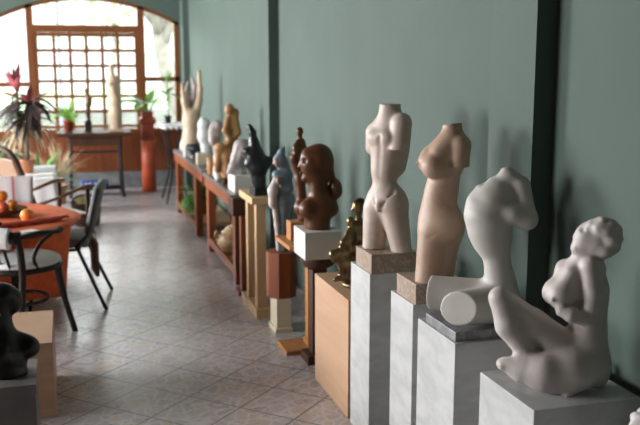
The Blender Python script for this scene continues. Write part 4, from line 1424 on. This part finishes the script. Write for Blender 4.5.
for i in range(17):
    u = i / 16
    x = -0.245 + 0.49 * u
    rows.append([bm.verts.new((x * (1 - 0.02 * abs(k - 4)), y + 0.006 * math.sin(u * 21 + k) * (1 if k not in (3, 4, 5) else 0), z + 0.012 * math.sin(u * 5) * (1 if k in (0, 8) else 0))) for k, (y, z) in enumerate(prof)])
for ra, rb in zip(rows, rows[1:]):
    for k in range(len(prof) - 1):
        bm.faces.new((ra[k], rb[k], rb[k + 1], ra[k + 1]))
o = obj('striped_cloth', bm, M['stripes'], None, True, (-0.485, 6.86, 0.004), (0, 0, math.pi))
o.modifiers.new('thickness', 'SOLIDIFY').thickness = 0.003
tag(o, 'white cloth with pink stripes hung over the chair back', 'cloth')

t = thing('low_basket', 'low dark basket on the floor behind the grey chair', 'basket', (0.18, 9.05, 0))
obj('basket_body', lathe(B(), [(0.11, 0), (0.13, 0.02), (0.15, 0.22), (0.155, 0.24), (0.145, 0.24), (0.12, 0.03), (0, 0.02)], 24), M['darkwood'], t, True)
obj('basket_handle', tube(B(), curve_pts([(-0.15, 0, 0.23), (-0.10, 0, 0.29), (0.0, 0, 0.31), (0.10, 0, 0.29), (0.15, 0, 0.23)], 6), 0.01, 8), M['darkwood'], t, True)
c = Carve((0, 0), 0.01, 0)
c.ell((-3, -22, -8), (7, 6, 5), 10, 12, 0, 3).ell((4, -22, -4), (6, 7, 4.5), 30, 0, 0, 3).ell((-6, -24, 2), (5, 5, 4), 0, 0, 0, 3)
o = obj('yellow_cloth', c.mesh('yellow_cloth', 0.9), M['yellow'], None, True, (0.18, 9.05, 0.03))
tag(o, 'crumpled yellow cloth in the dark basket', 'cloth')

# ------------------------------------------------------------------ white-clothed table with plants, far left
t = thing('plant_table', 'low table under a white cloth holding the big dracaena', 'table', (-0.44, 8.72, 0))
obj('tabletop', box(B(), -0.33, 0.33, -0.55, 0.55, 0.56, 0.595), M['darkwood'], t)
for sx in (-1, 1):
    for sy in (-1, 1):
        obj('leg', box(B(), sx * 0.29 - 0.02, sx * 0.29 + 0.02, sy * 0.5 - 0.02, sy * 0.5 + 0.02, 0, 0.56), M['darkwood'], t)
bm = B()
ring0 = []
N4 = 20
def rect_ring(hx, hy, z, wob):
    pts = []
    for (ax, ay), (bx, by) in zip([(-hx, -hy), (hx, -hy), (hx, hy), (-hx, hy)], [(hx, -hy), (hx, hy), (-hx, hy), (-hx, -hy)]):
        for k in range(N4):
            f_ = k / N4
            w = wob * math.sin(len(pts) * 1.7)
            x, y = ax + (bx - ax) * f_, ay + (by - ay) * f_
            pts.append(bm.verts.new((x * (1 + w), y * (1 + w * 0.6), z)))
    return pts
r1 = [rect_ring(0.332, 0.552, 0.600, 0), rect_ring(0.337, 0.557, 0.594, 0), rect_ring(0.35, 0.57, 0.48, 0.015), rect_ring(0.36, 0.58, 0.30, 0.03)]
bm.faces.new(r1[0])
for ra, rb in zip(r1, r1[1:]):
    for k in range(len(ra)):
        bm.faces.new((ra[k], rb[k], rb[(k + 1) % len(ra)], ra[(k + 1) % len(ra)]))
o = obj('tablecloth', bm, M['white_cloth'], None, True, (-0.44, 8.72, 0))
o.modifiers.new('thickness', 'SOLIDIFY').thickness = 0.003
for p in o.data.polygons:
    p.use_smooth = len(p.vertices) == 4
tag(o, 'white cloth over the low plant table at the far left', 'tablecloth')


def pot(bm, r, h):
    return lathe(bm, [(r * 0.7, 0), (r * 0.95, h * 0.82), (r * 1.05, h * 0.83), (r * 1.08, h), (r * 0.96, h), (r * 0.9, h * 0.86), (0, h * 0.86)], 24)


def fronds(bm, rnd, base, n, lmin, lmax, w, el, droop, fan=None, nseg=7):
    for i in range(n):
        a = rnd.uniform(0, 2 * math.pi) if fan is None else rnd.uniform(*fan)
        e = math.radians(rnd.uniform(*el))
        leaf_blade(bm, Vector(base) + Vector((rnd.uniform(-0.01, 0.01), rnd.uniform(-0.01, 0.01), rnd.uniform(-0.02, 0.02))), (math.cos(a) * math.cos(e), math.sin(a) * math.cos(e), math.sin(e)), rnd.uniform(lmin, lmax), w * rnd.uniform(0.8, 1.2), droop * rnd.uniform(0.7, 1.3), 0.2, nseg, rnd.uniform(-0.3, 0.3))
    return bm


rnd = random.Random(11)
t = thing('potted_dracaena', 'tall dracaena with dark and pink leaves in a terracotta pot on white table', 'plant', (-0.345, 8.62, 0.602))
obj('pot', pot(B(), 0.065, 0.13), M['terracotta'], t, True)
obj('soil', lathe(B(), [(0.055, 0.108), (0.055, 0.116), (0, 0.118)], 18), M['soil'], t)
obj('stem', tube(B(), curve_pts([(0, 0, 0.10), (0.01, 0, 0.30), (0.03, 0.01, 0.50), (0.03, 0, 0.66)], 6), 0.016, 8), M['bark'], t, True)
obj('stem', tube(B(), curve_pts([(-0.01, 0, 0.10), (-0.04, 0, 0.35), (-0.06, 0, 0.62), (-0.06, 0, 0.78)], 6), 0.013, 8), M['bark'], t, True)
obj('dark_foliage', fronds(fronds(B(), rnd, (0.03, 0, 0.64), 22, 0.26, 0.40, 0.075, (-5, 55), 1.6), rnd, (0.02, 0, 0.50), 12, 0.25, 0.36, 0.07, (-15, 30), 1.6), M['leaf_dark'], t)
obj('pink_foliage', fronds(fronds(B(), rnd, (-0.06, 0, 0.76), 9, 0.22, 0.32, 0.06, (45, 80), 0.5), rnd, (0.03, 0, 0.66), 7, 0.28, 0.36, 0.05, (25, 50), 0.4), M['leaf_pink'], t)
obj('pale_foliage', fronds(B(), rnd, (-0.05, -0.02, 0.48), 12, 0.18, 0.30, 0.06, (10, 60), 1.2), M['leaf_pale'], t)
obj('dry_foliage', fronds(fronds(B(), rnd, (0.02, 0, 0.50), 26, 0.25, 0.40, 0.025, (-40, 20), 2.2), rnd, (-0.04, 0, 0.42), 22, 0.2, 0.36, 0.025, (-40, 10), 2.2), M['straw'], t)
t = thing('potted_pothos', 'leafy pale green plant in a pot at the left end of white table', 'plant', (-0.60, 8.95, 0.602))
obj('pot', pot(B(), 0.09, 0.14), M['terracotta'], t, True)
obj('foliage', fronds(B(), rnd, (0, 0, 0.13), 46, 0.14, 0.34, 0.09, (0, 75), 1.0), M['leaf_pale'], t)
obj('bright_foliage', fronds(B(), rnd, (0.05, -0.02, 0.13), 12, 0.14, 0.26, 0.09, (10, 50), 1.0), M['leaf_light'], t)
tag(obj('folded_paper', box(B(), -0.10, 0.10, -0.07, 0.07, 0, 0.008, 0.002), M['palepink'], None, False, (-0.20, 8.40, 0.604), (0, 0, 0.3)), 'pale flat folder lying on the white plant table', 'paper')
t = thing('fern', 'bushy green fern in a floor pot below the window at the left', 'plant', (-0.28, 10.0, 0))
obj('pot', pot(B(), 0.15, 0.28), M['redglaze'], t, True)
obj('foliage', fronds(B(), rnd, (0, 0, 0.28), 85, 0.28, 0.50, 0.05, (15, 80), 1.4), M['leaf'], t)
t = thing('dried_reed_plant', 'dry straw-coloured reeds in a floor pot beside the fern', 'plant', (-0.10, 10.62, 0))
obj('pot', pot(B(), 0.11, 0.22), M['terracotta'], t, True)
obj('foliage', fronds(B(), rnd, (0, 0, 0.22), 90, 0.35, 0.56, 0.016, (55, 88), 1.0), M['straw'], t)

# ------------------------------------------------------------------ dark iron-legged table under the window
t = thing('iron_table', 'dark wooden table on iron legs below the end window', 'table', (0.36, 11.15, 0))
obj('tabletop', box(B(), -0.445, 0.445, -0.24, 0.24, 0.755, 0.80, 0.006), M['darkwood'], t)
obj('drawer_front', box(B(), -0.30, 0.30, -0.20, -0.17, 0.64, 0.755, 0.004), M['darkwood'], t)
for sx in (-1, 1):
    for sy in (-1, 1):
        obj('leg', tube(B(), curve_pts([(sx * 0.30, sy * 0.17, 0.755), (sx * 0.30, sy * 0.15, 0.45), (sx * 0.31, sy * 0.17, 0.10), (sx * 0.32, sy * 0.20, 0.0)], 6), 0.020, 8), M['iron'], t, True)
    obj('side_brace', tube(B(), curve_pts([(sx * 0.30, -0.15, 0.50), (sx * 0.30, 0.0, 0.42), (sx * 0.30, 0.15, 0.50)], 6), 0.012, 8), M['iron'], t, True)
obj('cross_bar', box(B(), -0.30, 0.30, -0.17, -0.15, 0.55, 0.575), M['iron'], t)
obj('foot_shelf', box(B(), -0.29, 0.29, -0.14, 0.14, 0.085, 0.105), M['iron'], t)
tag(obj('dotted_cushion', box(B(), -0.17, 0.17, -0.10, 0.10, 0, 0.09, 0.03), M['dots'], None, True, (0.33, 11.13, 0.106)), 'blue dotted cushion on the foot shelf of the iron table', 'cushion')

t = thing('potted_plant', 'small green plant in a red-brown pot on the iron table, left end', 'plant', (0.055, 11.12, 0.80))
obj('pot', pot(B(), 0.065, 0.155), M['redglaze'], t, True)
obj('soil', lathe(B(), [(0.055, 0.13), (0.055, 0.139), (0, 0.141)], 18), M['soil'], t)
obj('foliage', fronds(fronds(B(), rnd, (0, 0, 0.14), 26, 0.16, 0.30, 0.05, (35, 85), 1.0), rnd, (0, 0, 0.22), 10, 0.22, 0.34, 0.06, (5, 35), 0.9), M['leaf_light'], t)
L = (0.29, 11.15, 0.80)
t = thing('dark_statuette', 'slim dark brown statuette on a black block, middle of the iron table', 'sculpture', L, az(L))
obj('block', box(B(), -0.042, 0.042, -0.042, 0.042, 0, 0.14, 0.003), M['black_stone'], t)
c = Carve((90, 131), 0.0124, 4)
c.path([(90.5, 120, 0), (90, 112, 0), (91, 103, 0), (91.5, 98, 0), (89, 91, 0), (88.6, 88, 0)], [1.6, 2.0, 2.9, 2.9, 1.2, 0.7], 2)
obj('figure', c.mesh('dark_figure', 0.5), M['carved'], t, True)
L = (0.62, 11.15, 0.80)
t = thing('cream_figure_sculpture', 'tall cream female figure standing on the iron table', 'sculpture', L, az(L))
obj('base', box(B(), -0.085, 0.085, -0.06, 0.06, 0, 0.03, 0.004), M['carved_tan'], t)
c = Carve((110, 131), 0.0125, 4)
c.path([(110, 128.5, 0), (110, 113, 0), (110, 100, 0), (108.5, 90, 0), (109, 80, 0)], [6.0, 5.6, 5.8, 3.8, 4.6], 4)
c.cap((105.5, 80, 0), (113, 79, 0), 2.6, 2.6, 3)
c.path([(108.5, 78, 0), (107.6, 70, 0)], [2.2, 1.7], 2).ell((107.3, 67.5, 0), (2, 2.2, 3), 0, 0, 0, 2)
c.ell((106, 84, -3), (2.4, 2, 2.6), 0, 0, 0, 2)
c.path([(105, 80, 0), (103.8, 88, 0), (105.5, 96, -3)], [1.8, 1.5, 1.2], 2).path([(113.5, 80, 0), (115, 88, 0), (113.5, 98, 0)], [1.8, 1.6, 1.3], 2)
c.cut((110, 128.6, 0), (0, 0, -1))
obj('figure', c.mesh('cream_figure', 0.6), M['carved_tan'], t, True)

# ------------------------------------------------------------------ red tube pedestal with planter
tag(obj('tube_pedestal', lathe(B(), [(0.090, 0), (0.090, 0.66), (0.075, 0.668)], 32), M['redtube'], None, True, (1.025, 11.33, 0)), 'brick-red tube pedestal standing on the floor under the red planter', 'pedestal')
t = thing('red_planter', 'broad-leaved plant in a square red pot on the red tube pedestal', 'plant', (1.025, 11.33, 0.668))
bm = B()
lathe(bm, [(0.10, 0), (0.11, 0.02), (0.11, 0.20), (0.145, 0.22), (0.145, 0.27), (0.10, 0.29), (0.10, 0.36), (0.085, 0.36), (0.085, 0.30), (0, 0.29)], 4)
obj('pot', bm, M['redglaze'], t, False, None, (0, 0, 0.0))
bm = B()
for a, e, l, w in ((195, 24, 0.54, 0.20), (200, 35, 0.38, 0.15), (350, 30, 0.36, 0.13), (10, 12, 0.34, 0.13), (330, 45, 0.34, 0.12), (270, 30, 0.30, 0.14), (150, 50, 0.32, 0.13), (240, 10, 0.34, 0.13), (60, 60, 0.35, 0.12)):
    a, e = math.radians(a), math.radians(e)
    d = Vector((math.cos(a) * math.cos(e), math.sin(a) * math.cos(e), math.sin(e)))
    b0 = Vector((0, 0, 0.30)) + Vector((d.x * 0.10, d.y * 0.10, 0.16))
    tube(bm, [(0, 0, 0.29), tuple(b0)], 0.006, 6)
    leaf_blade(bm, b0, d, l * 0.75, w, 0.9, 0.12, 8)
obj('foliage', bm, M['leaf'], t)

# ------------------------------------------------------------------ iron side table in the far corner
t = thing('corner_table', 'small white-topped wrought iron table in the far right corner', 'table', (1.25, 10.45, 0))
obj('tabletop', box(B(), -0.15, 0.17, -0.32, 0.30, 0.905, 0.925, 0.004), M['white_cloth'], t)
for x, y in [(-0.12, -0.30), (-0.06, -0.31), (0.0, -0.31), (0.06, -0.31), (0.12, -0.30), (-0.14, -0.22), (-0.14, -0.10), (-0.14, 0.02)]:
    obj('tassel', lathe(B(), [(0.0, -0.035), (0.022, -0.02), (0.026, 0.002), (0, 0.004)], 10, (x, y, 0.905)), M['white_cloth'], t, True)
for sx in (-1, 1):
    for sy in (-1, 1):
        obj('leg', tube(B(), curve_pts([(sx * 0.12, sy * 0.24, 0.905), (sx * 0.07, sy * 0.19, 0.65), (sx * 0.05, sy * 0.15, 0.35), (sx * 0.13, sy * 0.25, 0.0)], 6), 0.011, 8), M['iron'], t, True)
obj('ring_brace', tube(B(), [(0.06 * math.cos(k * math.pi / 10), 0.16 * math.sin(k * math.pi / 10), 0.42) for k in range(21)], 0.008, 6), M['iron'], t, True)
t = thing('slender_plant', 'thin tall plant in a small black pot on the corner table', 'plant', (1.20, 10.55, 0.925))
obj('pot', pot(B(), 0.045, 0.09), M['black_stone'], t, True)
obj('stem', tube(B(), curve_pts([(0, 0, 0.07), (0.01, 0, 0.25), (0.0, 0, 0.42), (0.01, 0, 0.62)], 6), 0.009, 6), M['leaf'], t, True)
obj('foliage', fronds(fronds(B(), rnd, (0.0, 0, 0.34), 6, 0.16, 0.28, 0.05, (0, 50), 1.0), rnd, (0.01, 0, 0.5), 5, 0.08, 0.16, 0.03, (30, 80), 0.6), M['leaf'], t)

# plant and vessel on the farther bench's lower shelf
t = thing('trailing_plant', 'trailing green plant in a terracotta pot on the farther bench shelf', 'plant', (1.29, 8.75, 0.1155))
obj('pot', pot(B(), 0.10, 0.15), M['terracotta'], t, True)
obj('foliage', fronds(fronds(B(), rnd, (0, 0, 0.16), 60, 0.16, 0.30, 0.07, (10, 80), 1.6), rnd, (-0.04, -0.05, 0.16), 30, 0.16, 0.26, 0.06, (0, 50), 2.0), M['leaf'], t)
